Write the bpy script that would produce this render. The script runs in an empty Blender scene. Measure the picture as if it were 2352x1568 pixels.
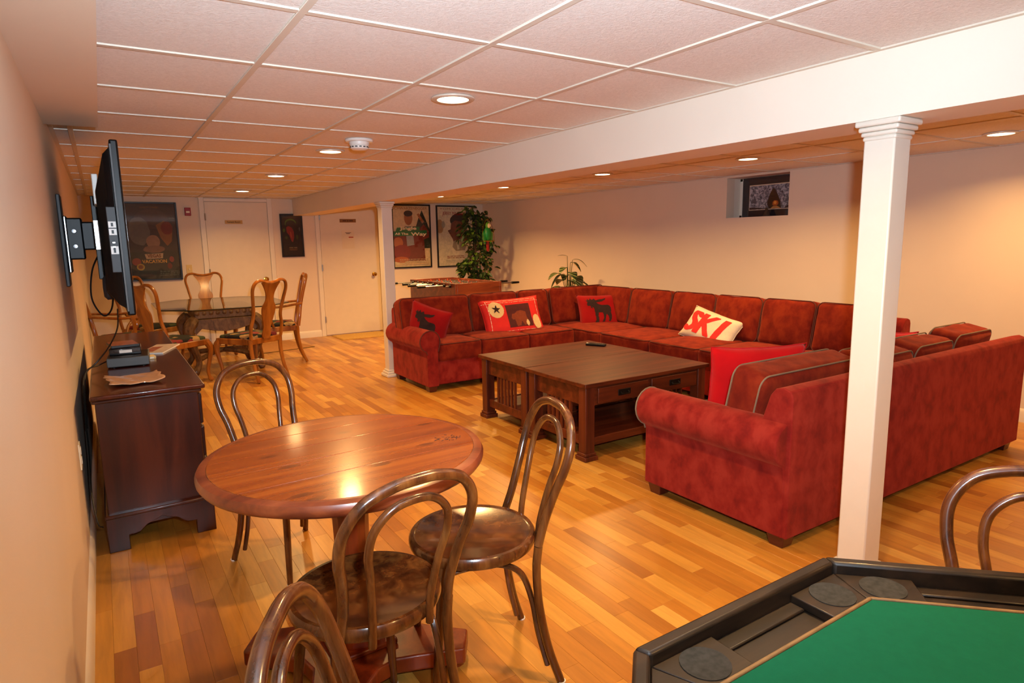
import bpy, bmesh, math, random
from mathutils import Vector, Matrix
random.seed(7)
PI = math.pi
scene = bpy.context.scene
COL = scene.collection

# ------------------------------------------------------------------ camera
CAM_H = 1.3795
PITCH, YAW, ROLL = 0.1577, 0.5679, -0.0185
cam_d = bpy.data.cameras.new('camera')
cam_d.sensor_width = 36.0
cam_d.lens = 36.0 * 1460.2 / 2352.0
cam_d.clip_start = 0.02
cam = bpy.data.objects.new('camera', cam_d)
COL.objects.link(cam)
fw = Vector((math.sin(YAW) * math.cos(PITCH), math.cos(YAW) * math.cos(PITCH), -math.sin(PITCH)))
rt = Vector((math.cos(YAW), -math.sin(YAW), 0))
up = rt.cross(fw)
rt2 = math.cos(ROLL) * rt + math.sin(ROLL) * up
up2 = -math.sin(ROLL) * rt + math.cos(ROLL) * up
cam.matrix_world = Matrix(((rt2.x, up2.x, -fw.x, 0), (rt2.y, up2.y, -fw.y, 0), (rt2.z, up2.z, -fw.z, CAM_H), (0, 0, 0, 1)))
scene.camera = cam

# ------------------------------------------------------------------ world, flash, exposure
world = bpy.data.worlds.new('world')
scene.world = world
world.use_nodes = True
world.node_tree.nodes['Background'].inputs[0].default_value = (1.0, 0.72, 0.45, 1)
world.node_tree.nodes['Background'].inputs[1].default_value = 0.05
scene.view_settings.view_transform = 'Standard'
scene.view_settings.look = 'None'
scene.view_settings.exposure = 0.17
scene.view_settings.gamma = 1.0
scene.view_settings.use_curve_mapping = False
scene.cycles.use_light_tree = False
scene.cycles.max_bounces = 5
scene.cycles.diffuse_bounces = 3
scene.cycles.glossy_bounces = 3
scene.cycles.transmission_bounces = 4
scene.cycles.caustics_reflective = False
scene.cycles.caustics_refractive = False
scene.cycles.adaptive_threshold = 0.03
scene.cycles.sample_clamp_indirect = 5.0

LAMP_COL = (1.0, 0.575, 0.205)
LAMP_W = 20.0
FLASH_W = 335.0

def light(name, kind, loc, energy, color, size=0.1, direction=None, spread=None, parent=None):
    d = bpy.data.lights.new(name, kind)
    d.energy = energy
    d.color = color
    if kind == 'AREA':
        d.shape = 'DISK'
        d.size = size
        if spread: d.spread = spread
    else:
        d.shadow_soft_size = size
    o = bpy.data.objects.new(name, d)
    COL.objects.link(o)
    o.location = loc
    if direction is not None:
        o.rotation_euler = Vector(direction).to_track_quat('-Z', 'Y').to_euler()
    if parent: o.parent = parent
    return o

# the photographer's flash, just right of and above the lens
flash = light('camera_flash', 'SPOT', (0.10, -0.02, CAM_H + 0.13), FLASH_W, (0.83, 1.0, 1.16), 0.03, (math.sin(YAW), math.cos(YAW), 0.20))
flash.data.spot_size = math.radians(122)
flash.data.spot_blend = 1.0

# ------------------------------------------------------------------ helpers: colour and materials
def lin(c):
    if isinstance(c, str):
        c = c.lstrip('#')
        c = [int(c[i:i + 2], 16) / 255 for i in (0, 2, 4)]
    return tuple(x / 12.92 if x <= 0.04045 else ((x + 0.055) / 1.055) ** 2.4 for x in c) + (1.0,)

MATS = {}
def base_mat(name):
    m = bpy.data.materials.new(name)
    m.use_nodes = True
    nt = m.node_tree
    b = nt.nodes['Principled BSDF']
    MATS[name] = m
    return m, nt, b

def coords(nt, scale, kind='Object'):
    tc = nt.nodes.new('ShaderNodeTexCoord')
    mp = nt.nodes.new('ShaderNodeMapping')
    mp.inputs['Scale'].default_value = scale if hasattr(scale, '__len__') else (scale,) * 3
    nt.links.new(tc.outputs[kind], mp.inputs['Vector'])
    return mp.outputs[0]

def noise(nt, vec, scale, detail=3, rough=0.55, dist=0.0):
    n = nt.nodes.new('ShaderNodeTexNoise')
    n.inputs['Scale'].default_value = scale
    n.inputs['Detail'].default_value = detail
    n.inputs['Roughness'].default_value = rough
    n.inputs['Distortion'].default_value = dist
    nt.links.new(vec, n.inputs['Vector'])
    return n.outputs[0]

def ramp(nt, fac, stops, interp='LINEAR'):
    r = nt.nodes.new('ShaderNodeValToRGB')
    r.color_ramp.interpolation = interp
    e = r.color_ramp.elements
    while len(e) < len(stops): e.new(0.5)
    for i, (p, c) in enumerate(stops):
        e[i].position = p
        e[i].color = lin(c)
    nt.links.new(fac, r.inputs[0])
    return r.outputs[0]

def bump(nt, b, h, strength, dist=0.002):
    n = nt.nodes.new('ShaderNodeBump')
    n.inputs['Strength'].default_value = strength
    n.inputs['Distance'].default_value = dist
    nt.links.new(h, n.inputs['Height'])
    nt.links.new(n.outputs[0], b.inputs['Normal'])

def plain(name, c, rough=0.5, metal=0.0, var=0.06, scale=9.0, coat=0.0, bmp=0.0, bscale=120.0, spec=0.5, sheen=0.0):
    m, nt, b = base_mat(name)
    v = coords(nt, 1.0)
    c0 = lin(c)
    def sh(k): 
        return tuple(min(1, x * k) for x in c0[:3]) + (1,)
    r = nt.nodes.new('ShaderNodeValToRGB')
    r.color_ramp.elements[0].position, r.color_ramp.elements[1].position = 0.3, 0.7
    r.color_ramp.elements[0].color, r.color_ramp.elements[1].color = sh(1 - var), sh(1 + var)
    nt.links.new(noise(nt, v, scale), r.inputs[0])
    nt.links.new(r.outputs[0], b.inputs['Base Color'])
    b.inputs['Roughness'].default_value = rough
    b.inputs['Metallic'].default_value = metal
    b.inputs['Coat Weight'].default_value = coat
    b.inputs['Specular IOR Level'].default_value = spec
    b.inputs['Sheen Weight'].default_value = sheen
    if bmp: bump(nt, b, noise(nt, v, bscale, 4), bmp)
    return m

def wood(name, dark, mid, light_, axis=1, rough=0.3, grain=14.0, stretch=12.0, coat=0.3, knots=False, spec=0.5, worn=None, con=0.16):
    m, nt, b = base_mat(name)
    sc = [grain, grain, grain]
    sc[axis] = grain / stretch
    v = coords(nt, tuple(sc))
    n1 = noise(nt, v, 1.0, 6, 0.6, 0.6)
    col = ramp(nt, n1, [(0.5 - con, dark), (0.5, mid), (0.5 + con, light_)])
    if worn:
        ws = [26.0, 26.0, 26.0]; ws[axis] = 5.0
        n2 = noise(nt, coords(nt, tuple(ws)), 1.0, 5, 0.65)
        f = ramp(nt, n2, [(0.5, '#000000'), (0.72, '#c0c0c0')])
        mx = nt.nodes.new('ShaderNodeMix'); mx.data_type = 'RGBA'
        nt.links.new(f, mx.inputs[0]); nt.links.new(col, mx.inputs[6])
        wc = ramp(nt, noise(nt, v, 2.2, 4), [(0.35, mid), (0.6, worn)])
        nt.links.new(wc, mx.inputs[7]); col = mx.outputs[2]
    if knots:
        vo = nt.nodes.new('ShaderNodeTexVoronoi'); vo.voronoi_dimensions = '2D'
        vo.inputs['Scale'].default_value = 1.0
        nt.links.new(coords(nt, (2.7, 6.5, 1.0)), vo.inputs['Vector'])
        f = ramp(nt, vo.outputs['Distance'], [(0.05, '#d0d0d0'), (0.10, '#000000')])
        mx = nt.nodes.new('ShaderNodeMix'); mx.data_type = 'RGBA'
        nt.links.new(f, mx.inputs[0]); nt.links.new(col, mx.inputs[6])
        mx.inputs[7].default_value = lin('#3a1206'); col = mx.outputs[2]
    nt.links.new(col, b.inputs['Base Color'])
    b.inputs['Roughness'].default_value = rough
    b.inputs['Coat Weight'].default_value = coat
    b.inputs['Coat Roughness'].default_value = 0.12
    b.inputs['Specular IOR Level'].default_value = spec
    bump(nt, b, n1, 0.12, 0.001)
    return m

def emit(name, c, s):
    m, nt, b = base_mat(name)
    b.inputs['Base Color'].default_value = lin(c)
    b.inputs['Emission Color'].default_value = lin(c)
    b.inputs['Emission Strength'].default_value = s
    return m

plain('wall_paint', '#e6d2bb', 0.75, var=0.015, scale=3, bmp=0.15, bscale=260)
plain('wall_paint_light', '#ecdfcf', 0.7, var=0.015, scale=3)
plain('trim_white', '#eadfce', 0.45, var=0.02)
plain('door_white', '#e6d6be', 0.38, var=0.02, coat=0.2)
plain('post_white', '#ddd4c6', 0.42, var=0.02)
plain('tee_white', '#d9cfbf', 0.45, var=0.02)
plain('tile_edge', '#cfc6b8', 0.9)
# ceiling tile: off-white with a pitted texture
m, nt, b = base_mat('ceiling_tile')
v = coords(nt, 1.0, 'Object')
oi = nt.nodes.new('ShaderNodeObjectInfo')
n1 = noise(nt, v, 85, 4, 0.65, 0.8)
nt.links.new(ramp(nt, n1, [(0.3, '#e4dfd8'), (0.62, '#f2eee8')]), b.inputs['Base Color'])
b.inputs['Roughness'].default_value = 0.8
bump(nt, b, n1, 0.55, 0.004)
# suede of the sectional, brushed light and dark
def suede(name, d, mid, l):
    m, nt, b = base_mat(name)
    v = coords(nt, (1.0, 1.0, 0.75))
    n1 = noise(nt, v, 12.0, 4, 0.58, 0.2)
    nt.links.new(ramp(nt, n1, [(0.34, d), (0.46, mid), (0.62, l)]), b.inputs['Base Color'])
    b.inputs['Roughness'].default_value = 0.9
    b.inputs['Specular IOR Level'].default_value = 0.15
    b.inputs['Sheen Weight'].default_value = 0.35
    b.inputs['Sheen Tint'].default_value = lin('#d07050')
    b.inputs['Sheen Roughness'].default_value = 0.45
    bump(nt, b, noise(nt, v, 18, 4), 0.12, 0.004)
suede('suede', '#691310', '#7c1b15', '#8a281f')
suede('suede_cushion', '#5e1307', '#6c1a0b', '#7c260f')
plain('piping', '#7a6650', 0.8, var=0.1)
plain('piping_dark', '#54200f', 0.8, var=0.1)
plain('sofa_foot', '#4a160a', 0.4, coat=0.3)
wood('console_wood', '#220904', '#371207', '#4a1d0c', axis=2, rough=0.3, grain=10, stretch=9, coat=0.25)
wood('console_top', '#2e0e06', '#45180c', '#552011', axis=1, rough=0.22, grain=10, stretch=14, coat=0.4)
wood('mission_oak', '#3c1406', '#57210b', '#6a2d12', axis=0, rough=0.42, grain=16, stretch=14, coat=0.08, spec=0.35)
wood('mission_oak_leg', '#3a1408', '#54200d', '#682c13', axis=2, rough=0.42, grain=16, stretch=14, coat=0.08, spec=0.35)
wood('pine_table', '#6c2a09', '#8b3f0d', '#a25417', axis=0, rough=0.26, grain=9, stretch=14, coat=0.45, knots=True)
wood('pine_edge', '#5a2210', '#7c3a1c', '#8f4a28', axis=0, rough=0.35, grain=11, stretch=6, coat=0.3)
wood('pine_base', '#561905', '#7a2a08', '#8c3a10', axis=2, rough=0.35, grain=11, stretch=8, coat=0.3)
wood('bentwood', '#33180a', '#52290f', '#6f401a', axis=2, rough=0.24, grain=22, stretch=8, coat=0.55, worn='#7d5428')
wood('bentwood_seat', '#160803', '#43220e', '#84603a', axis=0, rough=0.5, grain=120, stretch=26, coat=0.0, worn='#8a6a44', spec=0.3, con=0.09)
wood('oak_chair', '#6c380c', '#8d5015', '#a56622', axis=2, rough=0.3, grain=12, stretch=10, coat=0.4)
wood('carved_base', '#4c3018', '#6b4726', '#7d5a36', axis=2, rough=0.55, grain=24, stretch=2, coat=0.1)
wood('foosball_wood', '#4e1e0a', '#6c2e12', '#7e3c1a', axis=0, rough=0.4, grain=12, stretch=9, coat=0.2)
wood('poker_wood', '#0d0805', '#1a110a', '#2c1d12', axis=0, rough=0.45, grain=18, stretch=9, coat=0.08, worn='#3a2a1a', spec=0.35)
plain('tan_edging', '#6f5433', 0.6, var=0.25, scale=30)
plain('felt', '#0d543b', 0.95, var=0.05, scale=60, spec=0.1, bmp=0.2, bscale=700)
plain('cup_felt', '#34322e', 0.95, var=0.25, scale=80, spec=0.1)
plain('black_plastic', '#09090b', 0.42, var=0.1, spec=0.3)
plain('black_gloss', '#08080a', 0.12, var=0.1, coat=0.6)
plain('dark_grey', '#2a2b2e', 0.5, var=0.1)
plain('box_grey', '#4a4f52', 0.5, var=0.05)
plain('white_plastic', '#e8e6e0', 0.4, var=0.02)
plain('silver', '#b8bcc0', 0.25, metal=1.0, var=0.05)
plain('brass', '#c79a3c', 0.2, metal=1.0, var=0.05)
plain('iron', '#17130f', 0.45, metal=0.6, var=0.15)
plain('frame_black', '#120f10', 0.4, var=0.1)
plain('red_box', '#9c1512', 0.45)
plain('cord_black', '#100d0b', 0.5)
plain('paper_kraft', '#c99c78', 0.35, var=0.08, coat=0.6)
plain('magazine', '#d8c6b8', 0.35, var=0.15, scale=40, coat=0.4)
plain('magazine_red', '#a8604a', 0.35, var=0.3, scale=30, coat=0.4)
plain('doormat', '#c79c4e', 0.95, var=0.15, scale=60, bmp=0.5, bscale=300)
plain('rug', '#a87440', 0.75, var=0.1, scale=30)
plain('rug_border', '#5a4a24', 0.9, var=0.1, scale=30)
plain('pillow_red', '#8e0a0d', 0.9, var=0.08, scale=8, sheen=0.1, spec=0.15)
plain('velvet_red', '#bd050d', 0.85, var=0.1, scale=7, sheen=0.12, spec=0.15)
plain('quilt_red', '#cf1d18', 0.85, var=0.06, scale=20)
plain('moose_dark', '#2a1410', 0.95, var=0.15, scale=40)
plain('cream', '#d9bd84', 0.85, var=0.06, scale=20)
plain('quilt_brown', '#4d1512', 0.9, var=0.12, scale=30)
plain('bear_brown', '#7c3416', 0.9, var=0.1, scale=30)
plain('linen', '#d6c8ae', 0.9, var=0.06, scale=120)
plain('ski_red', '#d3201c', 0.85, var=0.06, scale=60)
plain('leaf_dark', '#22370f', 0.45, var=0.45, scale=9)
plain('leaf_light', '#4d6a1c', 0.45, var=0.4, scale=9)
plain('bark', '#4a3320', 0.85, var=0.3, scale=30)
plain('pot', '#3b2618', 0.6)
plain('soil', '#1c120b', 0.95)
plain('parrot_green', '#0f7a2c', 0.45, var=0.2, scale=30)
plain('parrot_lime', '#5d9a1e', 0.45, var=0.2, scale=30)
plain('parrot_face', '#e6cf9c', 0.5)
plain('parrot_red', '#8c1414', 0.5)
plain('green_print', '#1d7a38', 0.5)
plain('off_white', '#efe2c4', 0.5)
# striped leaves of the zebra plant
m, nt, b = base_mat('leaf_striped')
w = nt.nodes.new('ShaderNodeTexWave')
w.wave_type = 'BANDS'; w.bands_direction = 'DIAGONAL'
w.inputs['Scale'].default_value = 11; w.inputs['Distortion'].default_value = 0.6
nt.links.new(coords(nt, (1, 1, 0)), w.inputs['Vector'])
nt.links.new(ramp(nt, w.outputs[0], [(0.72, '#1d3311'), (0.9, '#8f9a58')]), b.inputs['Base Color'])
b.inputs['Roughness'].default_value = 0.4
# floral seat fabric
m, nt, b = base_mat('floral')
vo = nt.nodes.new('ShaderNodeTexVoronoi'); vo.inputs['Scale'].default_value = 13
nt.links.new(coords(nt, 1.0), vo.inputs['Vector'])
nt.links.new(ramp(nt, noise(nt, vo.outputs['Color'], 5.0, 0), [(0.30, '#15110c'), (0.44, '#1d1a10'), (0.50, '#3a4020'), (0.55, '#7e2a26'), (0.60, '#a08050'), (0.65, '#17120c')], 'CONSTANT'), b.inputs['Base Color'])
b.inputs['Roughness'].default_value = 0.9
# thin clear glass (coated picture glazing, table top)
def glass(name, tint, refl_rough=0.02, blend=0.08, body=0.0):
    m = bpy.data.materials.new(name); m.use_nodes = True; MATS[name] = m
    nt = m.node_tree; nt.nodes.clear()
    o = nt.nodes.new('ShaderNodeOutputMaterial')
    tr = nt.nodes.new('ShaderNodeBsdfTransparent'); tr.inputs[0].default_value = lin(tint)
    gl = nt.nodes.new('ShaderNodeBsdfGlossy'); gl.inputs['Roughness'].default_value = refl_rough
    lw = nt.nodes.new('ShaderNodeLayerWeight'); lw.inputs[0].default_value = 0.5
    pw = nt.nodes.new('ShaderNodeMath'); pw.operation = 'POWER'; pw.inputs[1].default_value = 5.0
    fr = nt.nodes.new('ShaderNodeMath'); fr.operation = 'MULTIPLY_ADD'; fr.inputs[1].default_value = 0.93; fr.inputs[2].default_value = 0.04
    nt.links.new(lw.outputs['Facing'], pw.inputs[0]); nt.links.new(pw.outputs[0], fr.inputs[0])
    nz = noise(nt, coords(nt, 1.0), 3.0)
    mp = nt.nodes.new('ShaderNodeMapRange'); mp.inputs[3].default_value = refl_rough; mp.inputs[4].default_value = refl_rough * 1.6
    nt.links.new(nz, mp.inputs[0]); nt.links.new(mp.outputs[0], gl.inputs['Roughness'])
    mx = nt.nodes.new('ShaderNodeMixShader')
    nt.links.new(fr.outputs[0], mx.inputs[0]); nt.links.new(tr.outputs[0], mx.inputs[1]); nt.links.new(gl.outputs[0], mx.inputs[2])
    nt.links.new(mx.outputs[0], o.inputs[0])
    return m
glass('picture_glass', '#fbfbfb')
glass('table_glass', '#eef3ee', 0.01)
emit('lamp_glow', '#ffe2b4', 9.0).cycles.emission_sampling = 'NONE'
plain('lamp_trim', '#d8cdbd', 0.35, metal=0.2)
# floor planks: honey maple, tone differs from plank to plank
def plank_mat(name, per_object):
    m, nt, b = base_mat(name)
    if per_object:
        rnd = nt.nodes.new('ShaderNodeObjectInfo').outputs['Random']
    else:
        at = nt.nodes.new('ShaderNodeAttribute'); at.attribute_name = 'tone'; rnd = at.outputs['Fac']
    col = ramp(nt, rnd, [(0.0, '#9c5f20'), (0.22, '#b4752a'), (0.6, '#c08331'), (0.88, '#cb923d'), (1.0, '#d6a14c')])
    tc = nt.nodes.new('ShaderNodeTexCoord')
    geo = nt.nodes.new('ShaderNodeNewGeometry')
    mp = nt.nodes.new('ShaderNodeMapping'); mp.inputs['Scale'].default_value = (34, 3.0, 1)
    nt.links.new(geo.outputs['Position'], mp.inputs['Vector'])
    n1 = noise(nt, mp.outputs[0], 1.0, 5, 0.6, 0.5)
    gr = ramp(nt, n1, [(0.3, '#c8c8c8'), (0.6, '#ffffff')])
    mx = nt.nodes.new('ShaderNodeMix'); mx.data_type = 'RGBA'; mx.blend_type = 'MULTIPLY'
    mx.inputs[0].default_value = 0.55
    nt.links.new(col, mx.inputs[6]); nt.links.new(gr, mx.inputs[7])
    nt.links.new(mx.outputs[2], b.inputs['Base Color'])
    b.inputs['Roughness'].default_value = 0.36
    b.inputs['Coat Weight'].default_value = 0.22
    b.inputs['Coat Roughness'].default_value = 0.24
plank_mat('plank', True)
plank_mat('plank_joined', False)
plain('floor_base', '#7a4a20', 0.6)
# ------------------------------------------------------------------ helpers: meshes
def spline(pts, n=6, closed=False):
    P = [Vector(p) for p in pts]
    out = []
    m = len(P)
    rng = range(m) if closed else range(m - 1)
    for i in rng:
        if closed:
            a, b, c, d = P[(i - 1) % m], P[i], P[(i + 1) % m], P[(i + 2) % m]
        else:
            b, c = P[i], P[i + 1]
            a = P[i - 1] if i else b + (b - c)
            d = P[i + 2] if i + 2 < m else c + (c - b)
        for k in range(n):
            t = k / n
            out.append(0.5 * ((2 * b) + (c - a) * t + (2 * a - 5 * b + 4 * c - d) * t * t + (3 * b - a - 3 * c + d) * t ** 3))
    if not closed: out.append(P[-1])
    return out

class MB:
    def __init__(s): s.v, s.f = [], []
    def add(s, vs, fs):
        k = len(s.v)
        s.v += [tuple(v) for v in vs]
        s.f += [tuple(i + k for i in f) for f in fs]
        return s
    def box(s, c, d, M=None):
        x, y, z = (q / 2 for q in d)
        vs = [Vector((sx * x, sy * y, sz * z)) for sz in (-1, 1) for sy in (-1, 1) for sx in (-1, 1)]
        if M is not None: vs = [M @ v for v in vs]
        vs = [v + Vector(c) for v in vs]
        return s.add(vs, [(0, 2, 3, 1), (4, 5, 7, 6), (0, 1, 5, 4), (2, 6, 7, 3), (0, 4, 6, 2), (1, 3, 7, 5)])
    def bx(s, x0, x1, y0, y1, z0, z1):
        return s.box(((x0 + x1) / 2, (y0 + y1) / 2, (z0 + z1) / 2), (abs(x1 - x0), abs(y1 - y0), abs(z1 - z0)))
    def prism(s, poly, h0, h1, axis='z'):
        def P(a, b, h): return {'z': (a, b, h), 'x': (h, a, b), 'y': (a, h, b)}[axis]
        n = len(poly)
        vs = [P(a, b, h0) for a, b in poly] + [P(a, b, h1) for a, b in poly]
        fs = [tuple(range(n - 1, -1, -1)), tuple(range(n, 2 * n))] + [(i, (i + 1) % n, n + (i + 1) % n, n + i) for i in range(n)]
        return s.add(vs, fs)
    def tube(s, pts, r, n=8, closed=False, flat=1.0):
        P = [Vector(p) for p in pts]
        m = len(P)
        R = r if hasattr(r, '__len__') else [r] * m
        if len(R) != m:
            R = [R[0] + (R[-1] - R[0]) * i / (m - 1) for i in range(m)]
        t0 = None; vs = []; u = None
        for i in range(m):
            if closed: t = P[(i + 1) % m] - P[i - 1]
            else: t = P[min(i + 1, m - 1)] - P[max(i - 1, 0)]
            t.normalize()
            if u is None:
                a = Vector((0, 0, 1)) if abs(t.z) < 0.9 else Vector((1, 0, 0))
                u = t.cross(a).normalized()
            else:
                u = (u - t * u.dot(t)).normalized()
            w = t.cross(u)
            for k in range(n):
                q = 2 * PI * k / n
                vs.append(P[i] + (u * math.cos(q) + w * math.sin(q) * flat) * R[i])
        fs = []
        for i in range(m if closed else m - 1):
            j = (i + 1) % m
            for k in range(n):
                l = (k + 1) % n
                fs.append((i * n + k, i * n + l, j * n + l, j * n + k))
        if not closed:
            fs.append(tuple(range(n - 1, -1, -1)))
            fs.append(tuple((m - 1) * n + k for k in range(n)))
        return s.add(vs, fs)
    def lathe(s, prof, n=24, c=(0, 0, 0), M=None):
        vs = []
        for r, z in prof:
            for k in range(n):
                q = 2 * PI * k / n
                p = Vector((r * math.cos(q), r * math.sin(q), z))
                if M is not None: p = M @ p
                vs.append(p + Vector(c))
        m = len(prof)
        fs = [(i * n + k, i * n + (k + 1) % n, (i + 1) * n + (k + 1) % n, (i + 1) * n + k) for i in range(m - 1) for k in range(n)]
        fs.append(tuple(range(n - 1, -1, -1)))
        fs.append(tuple((m - 1) * n + k for k in range(n)))
        return s.add(vs, fs)
    def rbox(s, h, r, inner=6, fn=None, M=None):
        """rounded box with half sizes h; fn(p) deforms a point"""
        ax = []
        for hh in h:
            e = [r * math.tan(a * PI / 180) for a in (0, 15, 30, 45)]
            a = [-(hh - r) - q for q in reversed(e[1:])]
            b_ = [-(hh - r) + 2 * (hh - r) * i / inner for i in range(inner + 1)]
            c = [(hh - r) + q for q in e[1:]]
            ax.append(a + b_ + c)
        N = len(ax[0]) - 1
        idx = {}; vs = []; fs = []
        def vert(i, j, k):
            key = (i, j, k)
            if key in idx: return idx[key]
            q = Vector((ax[0][i], ax[1][j], ax[2][k]))
            inn = Vector([max(-(h[a] - r), min(h[a] - r, q[a])) for a in range(3)])
            d = q - inn
            p = inn + d.normalized() * r if d.length > 1e-9 else q
            if fn: p = fn(p)
            if M is not None: p = M @ p
            idx[key] = len(vs); vs.append(p)
            return idx[key]
        for i in range(N):
            for j in range(N):
                fs.append((vert(i, j, 0), vert(i, j + 1, 0), vert(i + 1, j + 1, 0), vert(i + 1, j, 0)))
                fs.append((vert(i, j, N), vert(i + 1, j, N), vert(i + 1, j + 1, N), vert(i, j + 1, N)))
                fs.append((vert(i, 0, j), vert(i + 1, 0, j), vert(i + 1, 0, j + 1), vert(i, 0, j + 1)))
                fs.append((vert(i, N, j), vert(i, N, j + 1), vert(i + 1, N, j + 1), vert(i + 1, N, j)))
                fs.append((vert(0, i, j), vert(0, i, j + 1), vert(0, i + 1, j + 1), vert(0, i + 1, j)))
                fs.append((vert(N, i, j), vert(N, i + 1, j), vert(N, i + 1, j + 1), vert(N, i, j + 1)))
        return s.add(vs, fs)
    def mesh(s, name, mat, angle=38, fix=True):
        me = bpy.data.meshes.new(name)
        me.from_pydata(s.v, [], s.f)
        if fix:
            b = bmesh.new(); b.from_mesh(me)
            bmesh.ops.recalc_face_normals(b, faces=b.faces)
            b.to_mesh(me); b.free()
        me.polygons.foreach_set('use_smooth', [True] * len(me.polygons))
        try: me.set_sharp_from_angle(angle=math.radians(angle))
        except Exception: pass
        if mat: me.materials.append(MATS[mat])
        return me
    def build(s, name, mat, parent=None, bev=0, angle=38, fix=True, seg=2):
        o = bpy.data.objects.new(name, s.mesh(name, mat, angle, fix))
        COL.objects.link(o)
        o.parent = parent
        if bev:
            md = o.modifiers.new('bevel', 'BEVEL'); md.width = bev; md.segments = seg
            md.limit_method = 'ANGLE'; md.angle_limit = math.radians(40)
        return o

def tag(o, label=None, cat=None, group=None, kind=None):
    if label: o['label'] = label
    if cat: o['category'] = cat
    if group: o['group'] = group
    if kind: o['kind'] = kind
    return o
def thing(name, label, cat, loc=(0, 0, 0), rz=0.0, group=None):
    o = bpy.data.objects.new(name, None)
    o.empty_display_size = 0.1
    COL.objects.link(o)
    o.location = loc
    o.rotation_euler = (0, 0, rz)
    return tag(o, label, cat, group)
def copy_tree(o, parent=None):
    c = o.copy(); COL.objects.link(c); c.parent = parent
    for ch in [q for q in bpy.data.objects if q.parent == o]: copy_tree(ch, c)
    return c
def struct(o): o['kind'] = 'structure'; return o
def text(body, size, mat, parent, loc, rot, depth=0.001, width=None, shear=0.0, bold=0.0, spacing=1.0, name='lettering'):
    cu = bpy.data.curves.new('text', 'FONT')
    cu.body = body; cu.size = size; cu.extrude = depth; cu.align_x = 'CENTER'; cu.align_y = 'CENTER'
    cu.shear = shear; cu.offset = bold; cu.space_character = spacing; cu.resolution_u = 3
    t = bpy.data.objects.new('text', cu); COL.objects.link(t)
    bpy.context.view_layer.update()
    me = bpy.data.meshes.new_from_object(t.evaluated_get(bpy.context.evaluated_depsgraph_get()))
    bpy.data.objects.remove(t)
    if width:
        xs = [v.co.x for v in me.vertices]
        if xs:
            k = width / (max(xs) - min(xs))
            for v in me.vertices: v.co.x *= k
    me.materials.clear(); me.materials.append(MATS[mat])
    o = bpy.data.objects.new(name, me); COL.objects.link(o)
    o.parent = parent; o.location = loc; o.rotation_euler = rot
    return o
def dirz(fx, fy): return math.atan2(-fx, fy)     # rotation that turns local +y to (fx, fy)

# ------------------------------------------------------------------ the room
XL, XR, YB, YF = -0.166, 5.55, 9.557, -2.6
ZC, ZR = 2.0157, 1.985
BX0, BX1, ZB = 2.392, 2.665, 1.785
TA, TB, OX, OY = 0.6108, 0.6088, 0.5409, 1.9015

# floor: base slab, planks along y
fl = struct(MB().bx(XL - 0.1, XR + 0.1, YF - 0.1, YB + 0.1, -0.10, -0.006).build('floor', 'floor_base'))
PW = 0.068
lens_ = [0.30, 0.38, 0.46, 0.54]
planks = []
r_ = random.Random(11)
nrow = int((XR - XL) / PW) + 1
for i in range(nrow):
    x0 = XL + i * PW
    y = YF - r_.random() * 0.5
    while y < YB:
        L = r_.choice(lens_)
        planks.append((x0, y, L))
        y += L
def proj(p):
    d = Vector(p) - Vector((0, 0, CAM_H))
    z = d.dot(fw)
    if z < 0.2: return None
    return 1176 + 1460.2 * d.dot(rt2) / z, 784 - 1460.2 * d.dot(up2) / z, z
def hidden(x, y):
    if x > 2.42 and 1.55 < y < 2.45: return True
    if x > 4.0 and 1.5 < y: return True
    if x > 2.4 and y > 5.2: return True
    if 2.5 < x < 3.7 and 3.1 < y < 4.5: return True
    if (x - 0.89) ** 2 + (y - 0.1) ** 2 < 1.0: return True
    if x < 0.4 and 3.3 < y < 6.5: return True
    return False
score = []
for k, (x0, y, L) in enumerate(planks):
    cx, cy = x0 + PW / 2, y + L / 2
    q = proj((cx, cy, 0))
    if q and 10 < q[0] < 2342 and 400 < q[1] < 1560 and not hidden(cx, cy):
        score.append((L * PW / q[2] ** 3, k))
score.sort(reverse=True)
single = set(k for _, k in score[:300])
pm = {}
for L in lens_:
    mb = MB()
    g, e = 0.0002, 0.0005
    x0, x1, y0, y1 = g, PW - g, g, L - g
    mb.add([(x0, y0, -0.006), (x1, y0, -0.006), (x1, y1, -0.006), (x0, y1, -0.006),
            (x0, y0, -e), (x1, y0, -e), (x1, y1, -e), (x0, y1, -e),
            (x0 + e, y0 + e, 0), (x1 - e, y0 + e, 0), (x1 - e, y1 - e, 0), (x0 + e, y1 - e, 0)],
           [(0, 1, 5, 4), (1, 2, 6, 5), (2, 3, 7, 6), (3, 0, 4, 7), (4, 5, 9, 8), (5, 6, 10, 9), (6, 7, 11, 10), (7, 4, 8, 11), (8, 9, 10, 11)])
    pm[L] = mb
pme = {L: pm[L].mesh('plank', 'plank', 20, fix=False) for L in lens_}
rest = MB(); tones = []
for k, (x0, y, L) in enumerate(planks):
    if k in single:
        o = bpy.data.objects.new('plank', pme[L]); COL.objects.link(o)
        o.parent = fl; o.location = (x0, y, 0)
    else:
        b0 = len(rest.f)
        rest.add([(v[0] + x0, v[1] + y, v[2]) for v in pm[L].v], pm[L].f)
        tones += [r_.random()] * (len(rest.f) - b0)
me = rest.mesh('planks', 'plank_joined', 20, fix=False)
at = me.attributes.new('tone', 'FLOAT', 'FACE')
at.data.foreach_set('value', tones)
o = bpy.data.objects.new('planks', me); COL.objects.link(o); o.parent = fl; o['kind'] = 'stuff'

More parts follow.
